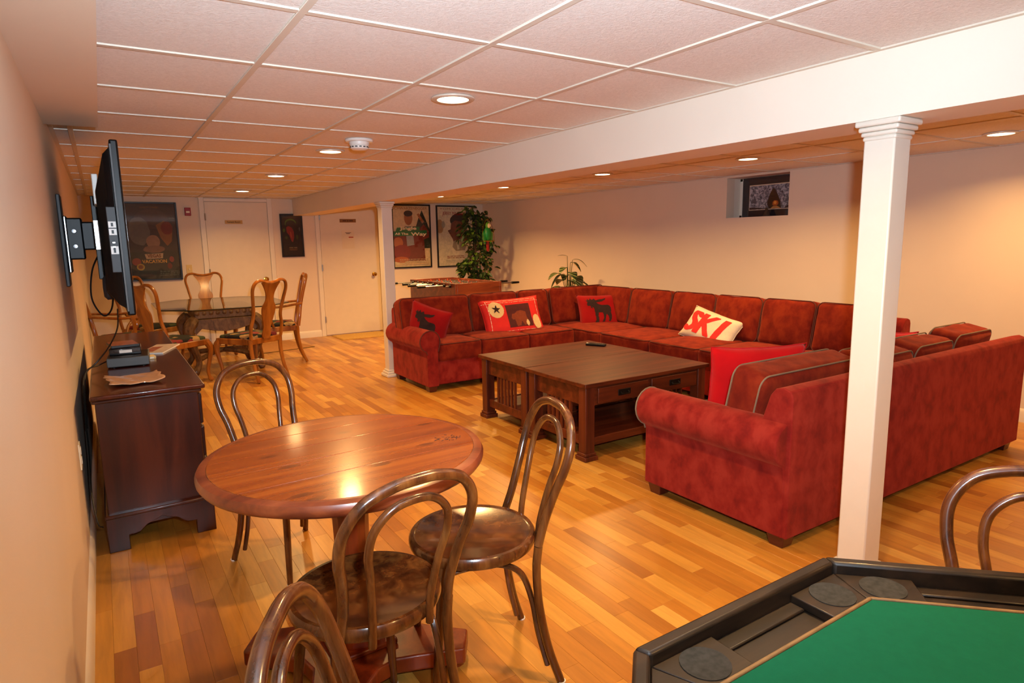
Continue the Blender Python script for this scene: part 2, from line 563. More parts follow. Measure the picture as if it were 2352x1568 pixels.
# walls
struct(MB().bx(XL - 0.12, XL, YF, YB, 0, 2.4).build('wall_left', 'wall_paint'))
struct(MB().bx(XL - 0.12, XR + 0.5, YB, YB + 0.12, 0, 2.4).build('wall_back', 'wall_paint'))
struct(MB().bx(XL - 0.12, XR + 0.5, YF - 0.12, YF, 0, 2.4).build('wall_front', 'wall_paint'))
# right wall with the window niche left open
NY0, NY1, NZ0, NZ1, ND = 3.77, 4.49, 1.568, 1.972, 0.26
mb = MB()
mb.bx(XR, XR + 0.12, YF, NY0, 0, 2.4).bx(XR, XR + 0.12, NY1, YB, 0, 2.4)
mb.bx(XR, XR + 0.12, NY0, NY1, 0, NZ0).bx(XR, XR + 0.12, NY0, NY1, NZ1, 2.4)
struct(mb.build('wall_right', 'wall_paint'))
nt_ = struct(MB().bx(XR + ND, XR + ND + 0.03, NY0 - 0.03, NY1 + 0.03, NZ0 - 0.03, NZ1 + 0.03).build('window_1', 'wall_paint_light'))
mb = MB()
mb.bx(XR + 0.002, XR + ND, NY0 - 0.03, NY0, NZ0 - 0.03, NZ1 + 0.03).bx(XR + 0.002, XR + ND, NY1, NY1 + 0.03, NZ0 - 0.03, NZ1 + 0.03)
mb.bx(XR + 0.002, XR + ND, NY0, NY1, NZ0 - 0.03, NZ0).bx(XR + 0.002, XR + ND, NY0, NY1, NZ1, NZ1 + 0.03)
mb.build('window_reveal', 'wall_paint_light', nt_)
mb = MB()
for a, b_ in ((NY0, NY0 + 0.035), (NY1 - 0.035, NY1)): mb.bx(XR + ND - 0.05, XR + ND, a, b_, NZ0, NZ1)
mb.bx(XR + ND - 0.05, XR + ND, NY0, NY1, NZ0, NZ0 + 0.03).bx(XR + ND - 0.05, XR + ND, NY0, NY1, NZ1 - 0.03, NZ1)
mb.build('window_frame', 'trim_white', nt_, bev=0.004)

# baseboards
def baseboard(name, x0, x1, y0, y1, n):
    """n: inward normal"""
    mb = MB()
    t = 0.014
    if abs(n[0]):
        s = n[0]
        prof = [(0, 0), (s * t, 0), (s * t, 0.075), (s * t * 0.45, 0.095), (0, 0.10)]
        mb.prism([(x0 + a, z) for a, z in prof], y0, y1, 'y')
    else:
        s = n[1]
        prof = [(0, 0), (s * t, 0), (s * t, 0.075), (s * t * 0.45, 0.095), (0, 0.10)]
        mb.prism([(y0 + a, z) for a, z in prof], x0, x1, 'x')
    return struct(mb.build(name, 'trim_white'))
baseboard('baseboard_left', XL, XL, YF, YB, (1, 0))
baseboard('baseboard_right', XR, XR, YF, YB, (-1, 0))
bb = baseboard('baseboard_back', XL, 1.19, YB, YB, (0, -1))
for a, b_ in ((2.11, 2.72), (3.70, XR)):
    q = baseboard('baseboard_back', a, b_, YB, YB, (0, -1))

# dropped beam and left soffit
struct(MB().bx(BX0, BX1, YF, YB, ZB, 2.4).build('trim_1', 'wall_paint_light')); bpy.data.objects['trim_1']['label'] = 'pale boxed beam dropped below the ceiling along the room'
SX, SY = 0.052, 3.83
struct(MB().bx(XL, SX, YF, SY, ZC - 0.052, 2.4).build('trim_2', 'wall_paint'))

# ceiling: backing slab, tees, tiles
ce = struct(MB().bx(XL - 0.1, BX0 + 0.1, YF, YB + 0.1, ZC + 0.03, ZC + 0.10).build('ceiling', 'tile_edge'))
MB().bx(BX0 + 0.1, XR + 0.5, YF, YB + 0.1, ZR + 0.03, ZR + 0.10).build('backing_board', 'tile_edge', ce)
tile_me = {}
def tile(w, d, x, y, z):
    key = (round(w, 4), round(d, 4))
    if key not in tile_me:
        e = 0.012
        mb = MB().add([(0, 0, 0.02), (w, 0, 0.02), (w, d, 0.02), (0, d, 0.02), (0, 0, 0.006), (w, 0, 0.006), (w, d, 0.006), (0, d, 0.006)],
                      [(4, 7, 6, 5), (0, 1, 5, 4), (1, 2, 6, 5), (2, 3, 7, 6), (3, 0, 4, 7), (0, 3, 2, 1)])
        tile_me[key] = mb.mesh('ceiling_tile', 'ceiling_tile', 30)
    o = bpy.data.objects.new('ceiling_tile', tile_me[key]); COL.objects.link(o)
    o.parent = ce; o.location = (x, y, z)
def ceiling_field(xs, ys, z, plane_tiles_from):
    TW = 0.0125
    for x in xs[1:-1]:
        MB().bx(x - TW, x + TW, YF, YB, z, z + 0.012).build('ceiling_tee', 'tee_white', ce, bev=0.0015, seg=1)
    for x, s in ((xs[0], 1), (xs[-1], -1)):
        MB().bx(x, x + s * 0.022, YF, YB, z, z + 0.012).build('wall_angle', 'tee_white', ce)
    for y in ys[1:-1]:
        for a, b_ in zip(xs[:-1], xs[1:]):
            if y < plane_tiles_from - 0.7: continue
            MB().bx(a + TW, b_ - TW, y - TW, y + TW, z + 0.0006, z + 0.012).build('cross_tee', 'tee_white', ce)
    for a, b_ in zip(xs[:-1], xs[1:]):
        for c, d in zip(ys[:-1], ys[1:]):
            if d < plane_tiles_from:
                continue
            tile(b_ - a, d - c, a, c, z)
    MB().bx(xs[0], xs[-1], YF, plane_tiles_from - 0.3, z + 0.006, z + 0.02).build('far_tiles', 'ceiling_tile', ce)
ys = [OY + k * TB for k in range(-8, 13)]
ys = [YF] + [y for y in ys if YF + 0.05 < y < YB - 0.05] + [YB]
xs = [XL] + [OX + k * TA for k in (-1, 0, 1, 2)] + [BX0]
ceiling_field(xs, ys, ZC, 0.4)
xs = [BX1] + [BX1 + 0.36 + k * TA for k in range(0, 4)] + [XR]
ys2 = [YF] + [y for y in [OY + 0.2 + k * TB for k in range(-8, 13)] if YF + 0.05 < y < YB - 0.05] + [YB]
ceiling_field(xs, ys2, ZR, 0.4)

# doors
def door(name, x0, x1, zt, knob_x, hinges_left):
    root = struct(MB().bx(x0, x1, YB - 0.014, YB - 0.002, 0.012, zt).build(name, 'door_white', bev=0.002))
    cas = MB(); w = 0.062
    cas.bx(x0 - w - 0.004, x0 - 0.004, YB - 0.022, YB, 0, zt + w).bx(x1 + 0.004, x1 + w + 0.004, YB - 0.022, YB, 0, zt + w)
    if zt + w < 2.05: cas.bx(x0 - 0.004, x1 + 0.004, YB - 0.022, YB, zt + 0.006, min(zt + w, 2.014))
    cas.build('casing', 'trim_white', root, bev=0.004)
    M = Matrix.Rotation(PI / 2, 3, 'X')
    k = MB().lathe([(0.0, 0.075), (0.022, 0.072), (0.029, 0.058), (0.024, 0.042), (0.011, 0.034), (0.011, 0.012), (0.03, 0.008), (0.032, 0.0)], 20, (knob_x, YB - 0.014, 0.90), M)
    k.build('door_knob', 'brass', root)
    hx = x0 - 0.002 if hinges_left else x1 + 0.002
    for z in (zt - 0.2, zt * 0.52, 0.25):
        MB().tube([(hx, YB - 0.026, z - 0.045), (hx, YB - 0.026, z + 0.045)], 0.009, 8).build('hinge', 'silver', root)
    return root
d1 = door('door_1', 1.235, 2.035, 1.965, 1.955, True)
d2 = door('door_2', 2.765, 3.66, 1.975, 3.56, True)
def plate(parent, x0, x1, z0, z1, mat, dep=0.004):
    return MB().bx(x0, x1, YB - 0.014 - dep, YB - 0.0141, z0, z1).build('name_plate', mat, parent, bev=0.001, seg=1)
plain('plate_brass', '#c99a45', 0.35, var=0.08)
plain('plate_brown', '#8a5a24', 0.5, var=0.1)
plain('ink', '#4a2410', 0.7)
plain('paper', '#e6d3b2', 0.7, var=0.02)
plain('tape_red', '#b5452a', 0.6)
p = plate(d1, 1.475, 1.70, 1.672, 1.722, 'plate_brass')
text('Furnace Room', 0.034, 'ink', d1, (1.5875, YB - 0.019, 1.697), (PI / 2, 0, 0), width=0.17)
p = plate(d2, 3.065, 3.315, 1.69, 1.742, 'plate_brown')
MB().bx(3.11, 3.165, YB - 0.0195, YB - 0.0185, 1.708, 1.724).bx(3.175, 3.20, YB - 0.0195, YB - 0.0185, 1.708, 1.724).bx(3.21, 3.27, YB - 0.0195, YB - 0.0185, 1.708, 1.724).build('lettering', 'ink', d2)
MB().bx(3.085, 3.275, YB - 0.0155, YB - 0.0142, 1.30, 1.575).build('paper_notice', 'paper', d2)
MB().bx(3.14, 3.23, YB - 0.017, YB - 0.0156, 1.536, 1.543).bx(3.155, 3.21, YB - 0.017, YB - 0.0156, 1.52, 1.527).build('notice_print', 'ink', d2)
MB().bx(3.19, 3.262, YB - 0.017, YB - 0.0156, 1.462, 1.478).build('notice_tape', 'tape_red', d2)

# support posts
def post(x, y, label):
    t = thing('support_post', label, 'post', (x, y, 0), 0, 'white posts under the beam')
    h = 0.056
    MB().bx(-h, h, -h, h, 0.0, ZB).build('shaft', 'post_white', t, bev=0.006)
    cap = MB()
    for (a, z0, z1) in ((0.060, ZB - 0.072, ZB - 0.056), (0.065, ZB - 0.056, ZB - 0.040), (0.072, ZB - 0.040, ZB - 0.022), (0.081, ZB - 0.022, ZB - 0.0005)):
        cap.bx(-a, a, -a, a, z0, z1)
    cap.build('capital', 'post_white', t, bev=0.007, seg=3)
    ba = MB()
    for (a, z0, z1) in ((0.092, 0.0005, 0.03), (0.08, 0.03, 0.055), (0.066, 0.055, 0.075)):
        ba.bx(-a, a, -a, a, z0, z1)
    ba.build('base', 'post_white', t, bev=0.007, seg=3)
    return t
post(2.465, 1.285, 'white square post standing beside the back of the near red sofa')
post(2.46, 6.20, 'white square post in front of the far white door, behind the sofa arm')

# recessed ceiling lights
LL = [(1.416, 2.68), (1.427, 4.553), (1.46, 6.349), (1.50, 8.26)]
LR = [(3.94, 7.96), (3.98, 6.38), (4.10, 4.77), (4.42, 3.38), (4.85, 1.83)]
labL = ['largest lit recessed light, in the white ceiling left of the beam', 'lit recessed ceiling light just left of the smoke detector', 'lit recessed ceiling light third along, beyond the smoke detector', 'small lit recessed light nearest the first white door']
labR = ['small lit recessed light in front of the two posters, right of the beam', 'lit recessed light above the tall leafy plant side of the red sofa', 'lit recessed light over the middle of the coffee tables, right of the beam', 'lit recessed light nearest the framed picture in the wall niche', 'lit recessed light at the right edge, beyond the near white post']
def downlight(x, y, z, label, side, k=1.0):
    t = thing('recessed_light', label, 'ceiling light', (x, y, z), 0, 'recessed lights ' + side)
    MB().lathe([(0.070, 0.004), (0.072, -0.004), (0.090, -0.006), (0.098, -0.002), (0.098, 0.004)], 32).build('trim_ring', 'lamp_trim', t)
    MB().lathe([(0.0705, 0.0035), (0.0705, -0.001), (0.05, -0.004), (0.001, -0.0055)], 28).build('lamp_lens', 'lamp_glow', t)
    light('downlight', 'AREA', (0, 0, -0.02), LAMP_W * k, LAMP_COL, 0.13, (0, 0, -1), math.radians(150), t)
for (x, y), l in zip(LL, labL): downlight(x, y, ZC, l, 'left of the beam')
for (x, y), l, k in zip(LR, labR, (2.0, 1.3, 0.9, 1.0, 0.75)): downlight(x, y, ZR, l, 'right of the beam', k)
for x, y, z in ((1.416, 0.85, ZC), (1.416, -1.0, ZC), (4.3, 0.0, ZR)):      # the rows go on behind the camera
    light('downlight', 'AREA', (x, y, z - 0.02), LAMP_W, LAMP_COL, 0.13, (0, 0, -1), math.radians(150))

# smoke detector
t = thing('smoke_detector', 'white round smoke detector on the ceiling between two recessed lights', 'smoke detector', (1.436, 3.99, ZC))
MB().lathe([(0.001, 0.004), (0.085, 0.004), (0.087, -0.004), (0.082, -0.012), (0.001, -0.012)], 32).build('mounting_plate', 'white_plastic', t)
MB().lathe([(0.001, -0.012), (0.062, -0.012), (0.060, -0.030), (0.056, -0.034)], 32).build('housing', 'white_plastic', t)
MB().lathe([(0.056, -0.034), (0.058, -0.036), (0.054, -0.052), (0.040, -0.060), (0.001, -0.062)], 32).build('cap', 'white_plastic', t)
mb = MB()
for k in range(14):
    q = 2 * PI * k / 14
    mb.box((0.0562 * math.cos(q), 0.0562 * math.sin(q), -0.043), (0.004, 0.014, 0.006), Matrix.Rotation(q, 3, 'Z'))
mb.build('vents', 'dark_grey', t)

# ------------------------------------------------------------------ posters and small things on the walls
def blob(cx, cy, rx, ry, n=22, wob=0.0, seed=1, a0=0, a1=2 * PI):
    r = random.Random(seed)
    return [(cx + rx * math.cos(a0 + (a1 - a0) * k / n) * (1 + wob * (r.random() - .5)), cy + ry * math.sin(a0 + (a1 - a0) * k / n) * (1 + wob * (r.random() - .5))) for k in range(n)]
PC = {}
def pcol(c, rough=0.6):
    if c not in PC:
        PC[c] = 'print_' + c.strip('#')
        plain(PC[c], c, rough, var=0.12, scale=25)
    return PC[c]
def poster(label, x0, x1, z0, z1, bg, shapes, words, fr=0.022, name='movie_poster'):
    W_, H_ = x1 - x0, z1 - z0
    t = thing(name, label, 'poster', (x0, YB - 0.001, z0))
    f = MB()
    f.bx(0, fr, -0.028, 0, 0, H_).bx(W_ - fr, W_, -0.028, 0, 0, H_).bx(fr, W_ - fr, -0.028, 0, 0, fr).bx(fr, W_ - fr, -0.028, 0, H_ - fr, H_)
    f.build('frame', 'frame_black', t, bev=0.003)
    pr_ = MB().bx(fr, W_ - fr, -0.012, -0.001, fr, H_ - fr).build('print', bg if bg in MATS else pcol(bg), t)
    iw, ih = W_ - 2 * fr, H_ - 2 * fr
    for i, (poly, c) in enumerate(shapes):
        y = -0.0124 - 0.0004 * i
        pts = [(fr + min(1, max(0, a)) * iw, fr + min(1, max(0, b_)) * ih) for a, b_ in poly]
        MB().prism(pts, y, y + 0.0003, 'y').build('printed_shape', c if c in MATS else pcol(c), pr_)
    y = -0.0124 - 0.0004 * len(shapes)
    for (s, u, v, w, h, c, kw) in words:
        text(s, h * ih * 1.35, pcol(c), pr_, (fr + u * iw, y - 0.0006, fr + v * ih), (PI / 2, 0, 0), depth=0.0002, width=w * iw, **kw)
    MB().bx(fr, W_ - fr, -0.024, -0.023, fr, H_ - fr).build('glazing', 'picture_glass', t)
    return t
def bars(x0, x1, z, h, n, seed, c, rows=1, dz=0.02):
    r = random.Random(seed); out = []
    for k in range(rows):
        x = x0
        while x < x1 - 0.02:
            w = 0.03 + r.random() * 0.07
            out.append(([(x, z - k * dz), (min(x + w, x1), z - k * dz), (min(x + w, x1), z - k * dz + h), (x, z - k * dz + h)], c))
            x += w + 0.015
    return out
# dark grey-green comedy poster
poster('large dark grey-green framed poster beside the television, lettered VACATION', 0.29, 0.90, 0.945, 1.95, '#2b302a',
       [([(0, .36), (1, .38), (1, 1), (0, 1)], '#3b3733'), (blob(.5, .80, .34, .13, 20), '#4d4038'), (blob(.24, .64, .21, .19, 20, .1, 2), '#6a6358'), ([(.58, .72), (.75, .78), (.92, .70), (.88, .5), (.78, .44), (.66, .55)], '#8a5a34'),
        (blob(.8, .68, .12, .09, 16, .1, 3), '#7a3026'), (blob(.5, .5, .14, .09, 18, .08, 4), '#9a7258'), (blob(.5, .4, .22, .05, 18, .1, 5), '#84604c'),
        ([(.30, .335), (.68, .345), (.66, .275), (.33, .27)], '#c0a27c'), (blob(.13, .235, .09, .05, 16), '#8a3a30'), (blob(.2, .165, .08, .045, 16), '#a88a3a'), (blob(.2, .165, .05, .028, 16), '#7a4630'),
        (blob(.84, .26, .05, .04, 14), '#8a3a34'), (blob(.79, .17, .05, .04, 14), '#6a2620')] + bars(.58, .95, .09, .012, 5, 3, '#55604f', 3, .025),
       [('CHEVY CHASE', .48, .952, .36, .026, '#8a6238', {}), ('VEGAS', .49, .308, .28, .045, '#7a4a26', dict(bold=.002)), ('VACATION', .49, .235, .5, .044, '#b98a3c', dict(bold=.002))])
# narrow dark poster
poster('narrow black framed poster with a green arc and red shape between the two doors', 2.20, 2.515, 1.20, 1.812, '#15110c',
       [(blob(.46, .80, .30, .12, 22, 0, 1, 0.1, PI + .5) + list(reversed(blob(.46, .79, .25, .09, 22, 0, 1, 0.1, PI + .5))), '#3f6a1c'), (blob(.46, .70, .24, .10, 18, .1, 4), '#241410'),
        ([(.22, .70), (.34, .74), (.50, .70), (.60, .60), (.60, .45), (.52, .33), (.45, .36), (.36, .50), (.24, .58)], '#8c1c10'), ([(.40, .6), (.46, .58), (.48, .44), (.42, .5)], '#b54a26'),
        (blob(.1, .63, .05, .05, 12, .2, 2), '#4a6a1e'), (blob(.2, .45, .07, .04, 12, .3, 3), '#3a4a18'), (blob(.76, .46, .06, .06, 12, .3, 5), '#3a4a18'), (blob(.9, .66, .04, .05, 10, .3, 6), '#5a5a4a'),
        ([(.32, .17), (.72, .17), (.72, .125), (.32, .125)], '#5a3a1e')] + bars(.08, .92, .945, .02, 6, 8, '#3e2c22'),
       [('STAR TREK', .52, .195, .42, .028, '#b59a70', {})])
# cream poster with a reddish coat
poster('cream and red framed poster lettered Jingle All The Way, right of the far post', 3.89, 4.56, 0.97, 1.972, '#e6c894',
       [([(.62, .30), (1, .30), (1, .62), (.90, .78), (.80, .93), (.70, .80), (.60, .62)], '#1e2a14'), ([(.0, .52), (.12, .60), (.34, .665), (.62, .665), (.80, .60), (.84, .40), (.86, .09), (.0, .09)], '#7a2415'),
        ([(.74, .64), (.84, .70), (.98, .58), (.98, .48), (.80, .44)], '#82301c'), ([(.66, .86), (.71, .88), (.86, .74), (.80, .71)], '#b06838'),
        (blob(.42, .80, .115, .115, 20), '#a8602e'), (blob(.42, .875, .12, .05, 18), '#1c1008'), ([(.33, .66), (.52, .66), (.56, .36), (.36, .34)], '#9a9a98'),
        ([(.06, .585), (.72, .60), (.72, .66), (.10, .645)], '#1d7a38'), ([(.0, .505), (.92, .52), (.92, .60), (.0, .585)], '#1d7a38'),
        (blob(.12, .40, .13, .09, 18, .05, 2), '#c26a34'), (blob(.2, .24, .25, .13, 18, .15, 4), '#8a1a12'), (blob(.18, .12, .2, .05, 16, .2, 5), '#c25a1c')] + bars(.14, .93, .115, .012, 8, 4, '#c9a577', 4, .026),
       [('SCHWARZENEGGER', .46, .955, .94, .045, '#a8642e', {}), ('Jingle', .40, .632, .46, .052, '#f2dcae', dict(bold=.002)), ('All The', .21, .542, .36, .036, '#f2dcae', dict(bold=.0015)), ('Way', .68, .535, .44, .056, '#f2dcae', dict(bold=.002))])
# cream poster with red handwriting
poster('pale cream framed poster with red handwriting, partly behind the tall leafy plant', 4.665, 5.36, 0.96, 1.965, '#f0dcb2',
       [(blob(.06, .67, .10, .12, 16, .1, 3), '#c09464'), (blob(.16, .70, .05, .06, 12, .1, 7), '#b7a98c'), (blob(.62, .77, .27, .12, 24, .06, 2), '#1c110b'), ([(.38, .72), (.5, .77), (.74, .74), (.86, .56), (.86, .38), (.66, .27), (.46, .31), (.42, .45), (.28, .60), (.36, .62)], '#7c3416'),
        ([(.44, .42), (.66, .46), (.82, .36), (.76, .26), (.5, .25), (.40, .32)], '#a58d6d'), ([(.52, .40), (.58, .40), (.60, .28), (.54, .27)], '#d8c6a0'), (blob(.55, .70, .05, .05, 14), '#8a4a24')] + bars(.24, .74, .155, .012, 7, 5, '#a3502a', 2, .028) + bars(.2, .8, .09, .007, 7, 9, '#c9b78c', 3, .02),
       [('TOM CRUISE', .46, .962, .8, .026, '#a8502a', {}), ('JERRY MAGUIRE', .46, .885, .68, .062, '#a81c10', dict(shear=.25))])
# fire alarm pull and switch plate on the back wall
t = thing('fire_alarm', 'small red fire alarm box high on the wall beside the first door', 'fire alarm', (1.03, YB, 1.78))
MB().bx(-0.037, 0.037, -0.035, 0, 0, 0.105).build('housing', 'red_box', t, bev=0.006)
MB().bx(-0.022, 0.022, -0.041, -0.035, 0.035, 0.06).build('handle', 'off_white', t, bev=0.002)
t = thing('light_switch', 'beige light switch plate on the wall left of the first door', 'light switch', (0.985, YB, 1.02))
MB().bx(-0.036, 0.036, -0.006, 0, 0, 0.115).build('plate', 'cream', t, bev=0.002)
MB().bx(-0.006, 0.006, -0.018, -0.006, 0.045, 0.068).build('toggle', 'off_white', t, bev=0.002)
t = thing('wall_outlet', 'white outlet plate low on the left wall behind the dark console', 'outlet', (XL, 3.30, 0.42))
MB().bx(0, 0.006, -0.036, 0.036, 0, 0.115).build('plate', 'off_white', t, bev=0.002)
for z in (0.022, 0.066): MB().bx(0.006, 0.009, -0.015, 0.015, z, z + 0.03).build('socket', 'white_plastic', t, bev=0.003)

# picture standing in the wall niche
m, nt, b = base_mat('snow_print')
vv = coords(nt, 1.0)
nt.links.new(ramp(nt, noise(nt, vv, 26, 6, 0.7, 1.2), [(0.30, '#10161e'), (0.45, '#4c586a'), (0.56, '#b0b8c6'), (0.7, '#f0eef0')]), b.inputs['Base Color'])
b.inputs['Roughness'].default_value = 0.5
plain('mat_navy', '#0d1420', 0.6, var=0.1)
PX = XR + ND - 0.075
PY0, PY1, PZ0, PZ1 = NY0 + 0.005, NY1 - 0.055, NZ0 + 0.002, NZ1 - 0.004
t = thing('framed_picture', 'navy matted winter scene picture set in the right wall niche', 'picture', (PX, PY0, PZ0))
w_, h_ = PY1 - PY0, PZ1 - PZ0
MB().bx(0, 0.018, 0, w_, 0, h_).build('mat_board', 'mat_navy', t, bev=0.003)
MB().bx(-0.002, -0.0005, 0.055, w_ - 0.085, 0.07, h_ - 0.075).build('bevel_line', 'off_white', t)
pp = MB().bx(-0.0035, -0.002, 0.06, w_ - 0.09, 0.075, h_ - 0.085).build('print', 'snow_print', t)
def pshape(poly, c, k):
    MB().prism(poly, -0.0036 - 0.0004 * k, -0.0033 - 0.0004 * k, 'x').build('printed_shape', pcol(c), pp)
pshape([(.20, .08), (.34, .08), (.36, .14), (.33, .23), (.29, .285), (.25, .23), (.21, .15)], '#141512', 1)
pshape(blob(.265, .13, .035, .028, 16, .2, 3), '#b5521a', 2); pshape(blob(.268, .135, .018, .016, 12, .2, 4), '#f0a040', 3)
pshape([(.06, .078), (.17, .078), (.13, .105), (.06, .11)], '#1a1c20', 1); pshape([(.40, .078), (w_ - .095, .078), (w_ - .095, .10), (.42, .09)], '#1a1c20', 1)
pshape([(.20, .078), (.32, .078), (.29, .10), (.24, .10)], '#c98a4c', 4)
MB().bx(-0.006, -0.005, 0.004, w_ - 0.004, 0.004, h_ - 0.004).build('glazing', 'picture_glass', t)
t = thing('figurine', 'tiny dark brown figurine standing in the niche before the winter picture', 'figurine', (XR + 0.13, NY0 + 0.33, NZ0))
MB().lathe([(0.001, 0), (0.034, 0), (0.036, 0.012), (0.026, 0.035), (0.018, 0.055), (0.009, 0.064)], 16).build('body', 'bark', t)
MB().lathe([(0.001, 0.060), (0.012, 0.064), (0.015, 0.076), (0.010, 0.088), (0.001, 0.092)], 14).build('head', 'bark', t)

# ------------------------------------------------------------------ media console
CY0, CY1, CX0, CX1, CT = 3.29, 5.60, -0.10, 0.345, 0.735
t = thing('media_console', 'long dark brown wooden console standing along the left wall under the television', 'console', (CX0, CY0, 0))
L_, D_ = CY1 - CY0, CX1 - CX0
MB().bx(0.012, D_ - 0.02, 0.015, L_ - 0.015, 0.10, CT - 0.035).build('body', 'console_wood', t, bev=0.004)
top = MB().bx(-0.005, D_ + 0.012, -0.012, L_ + 0.012, CT - 0.022, CT).build('top', 'console_top', t, bev=0.007, seg=3)
MB().bx(0.0, D_ - 0.004, 0.0, L_, CT - 0.038, CT - 0.022).build('top_molding', 'console_wood', t, bev=0.006)
def arch(w, h, foot, mir=False):
    pts = [(0, 0), (foot, 0), (foot, h * .42)]
    mid = w / 2
    c = [(foot + .02, h * .42), (foot + .045, h * .45), (foot + .075, h * .62), (foot + .12, h * .72), (mid, h * .78)]
    pts += c + [(w - a, z) for a, z in reversed(c[:-1])] + [(w - foot, h * .42), (w - foot, 0), (w, 0), (w, h), (0, h)]
    return pts
bs = MB()
bs.prism([(a - 0.0, z) for a, z in arch(D_ + 0.004, 0.165, 0.085)], -0.002, 0.02, 'y')
bs.prism([(a, z) for a, z in arch(D_ + 0.004, 0.165, 0.085)], L_ - 0.02, L_ + 0.002, 'y')
bs.prism([(a, z) for a, z in arch(L_, 0.165, 0.11)], D_ - 0.018, D_ + 0.004, 'x')
bs.build('base_skirt', 'console_wood', t, bev=0.003)
MB().bx(-0.003, D_ + 0.010, -0.008, L_ + 0.008, 0.160, 0.178).build('base_molding', 'console_wood', t, bev=0.006)
for r_i in range(3):
    for c_i in range(4):
        y0 = 0.05 + c_i * (L_ - 0.1) / 4; y1 = y0 + (L_ - 0.1) / 4 - 0.02
        z0 = 0.20 + r_i * 0.165; z1 = z0 + 0.15
        dr = MB().bx(D_ - 0.02, D_ - 0.002, y0, y1, z0, z1).build('drawer', 'console_wood', t, bev=0.005)
        MB().lathe([(0.001, 0.028), (0.014, 0.026), (0.016, 0.018), (0.008, 0.010), (0.008, 0.0)], 14, (D_ - 0.002, (y0 + y1) / 2, (z0 + z1) / 2), Matrix.Rotation(PI / 2, 3, 'Y')).build('knob', 'iron', dr)
# things on the console
t = thing('cable_box', 'flat grey set-top box lying on the dark console', 'set-top box', (-0.03, 4.00, CT), -0.06)
MB().bx(0, 0.20, 0, 0.26, 0.006, 0.055).build('case', 'box_grey', t, bev=0.004)
MB().bx(0.006, 0.194, 0.006, 0.25, 0.0552, 0.0565).build('lid', 'black_plastic', t, bev=0.0005, seg=1)
for a in (0.03, 0.17):
    for b_ in (0.03, 0.23): MB().lathe([(0.012, 0), (0.012, 0.006)], 10, (a, b_, 0)).build('foot', 'black_plastic', t)
t = thing('disc_player', 'small black player with a white label stacked on the grey box', 'player', (-0.015, 4.09, CT + 0.0566), -0.06)
MB().bx(0, 0.155, 0, 0.15, 0, 0.038).build('case', 'black_gloss', t, bev=0.004)
MB().bx(0.05, 0.11, -0.002, 0.0, 0.012, 0.028).build('white_label', 'white_plastic', t)
t = thing('game_case', 'glossy dark picture-covered case on top of the black player', 'case', (0.0, 4.10, CT + 0.095), 0.12)
MB().bx(0, 0.135, 0, 0.19, 0, 0.014).build('shell', 'dark_grey', t, bev=0.002)
MB().bx(0.003, 0.132, 0.003, 0.187, 0.0142, 0.0148).build('cover_print', 'magazine_red', t)
t = thing('magazine', 'pale glossy booklet lying flat behind the player on the console', 'booklet', (0.13, 4.42, CT), -0.35)
MB().bx(0, 0.14, 0, 0.36, 0, 0.008).build('pages', 'white_plastic', t, bev=0.001, seg=1)
MB().bx(0, 0.14, 0, 0.36, 0.0082, 0.009).build('cover', 'magazine', t)
MB().bx(0.01, 0.07, 0.05, 0.25, 0.0092, 0.0096).build('cover_print', 'magazine_red', t)
t = thing('card_pack', 'small yellowish packet lying beside the player on the console', 'packet', (0.165, 4.20, CT), 0.1)
MB().bx(0, 0.05, 0, 0.075, 0, 0.016).build('carton', 'cream', t, bev=0.002)
MB().bx(0.012, 0.038, -0.0008, -0.0002, 0.004, 0.012).build('carton_label', 'white_plastic', t)
t = thing('paper_envelope', 'crumpled glossy tan envelope lying at the near end of the console', 'envelope', (0.08, 3.56, CT), 0.0)
n = 14; vs = []; fs = []
rr = random.Random(4)
for i in range(n + 1):
    for j in range(n + 1):
        a, b_ = i / n - .5, j / n - .5
        x = a * 0.23 + b_ * -0.03; y = b_ * 0.25
        z = 0.006 + 0.010 * abs(math.sin(a * 9 + b_ * 4)) * (abs(a) + .25) + 0.014 * max(0, abs(a) - .38) * 6 + rr.random() * 0.002
        vs.append((x + 0.006 * math.sin(b_ * 17), y + 0.006 * math.sin(a * 15), z))
for i in range(n):
    for j in range(n):
        q = i * (n + 1) + j
        fs.append((q, q + n + 1, q + n + 2, q + 1))
e_ = MB().add(vs, fs).build('sheet', 'paper_kraft', t, fix=False)
md = e_.modifiers.new('thick', 'SOLIDIFY'); md.thickness = 0.003; md.offset = 1

# ------------------------------------------------------------------ television, its wall mount and cables
TY0, TY1, TZ0, TZ1, TX = 3.45, 4.80, 1.065, 1.86, 0.115
t = thing('television', 'large black flat television seen edge-on at the left wall above the console', 'television', (TX, TY0, TZ0))
W_, H_ = TY1 - TY0, TZ1 - TZ0
MB().bx(-0.034, 0, 0, W_, 0, H_).build('bezel', 'black_plastic', t, bev=0.008, seg=3)
MB().bx(-0.0005, 0.0012, 0.035, W_ - 0.035, 0.045, H_ - 0.035).build('screen', 'black_gloss', t)
def ring(y0, y1, z0, z1, x): return [(x, y0, z0), (x, y1, z0), (x, y1, z1), (x, y0, z1)]
rs = ring(.03, W_ - .03, .03, H_ - .03, -.034) + ring(.045, W_ - .045, .05, H_ - .06, -.062) + ring(.14, W_ - .14, .11, H_ - .22, -.105)
MB().add(rs, [(0, 1, 5, 4), (1, 2, 6, 5), (2, 3, 7, 6), (3, 0, 4, 7), (4, 5, 9, 8), (5, 6, 10, 9), (6, 7, 11, 10), (7, 4, 8, 11), (8, 9, 10, 11), (3, 2, 1, 0)]).build('rear_shell', 'black_plastic', t, bev=0.005)
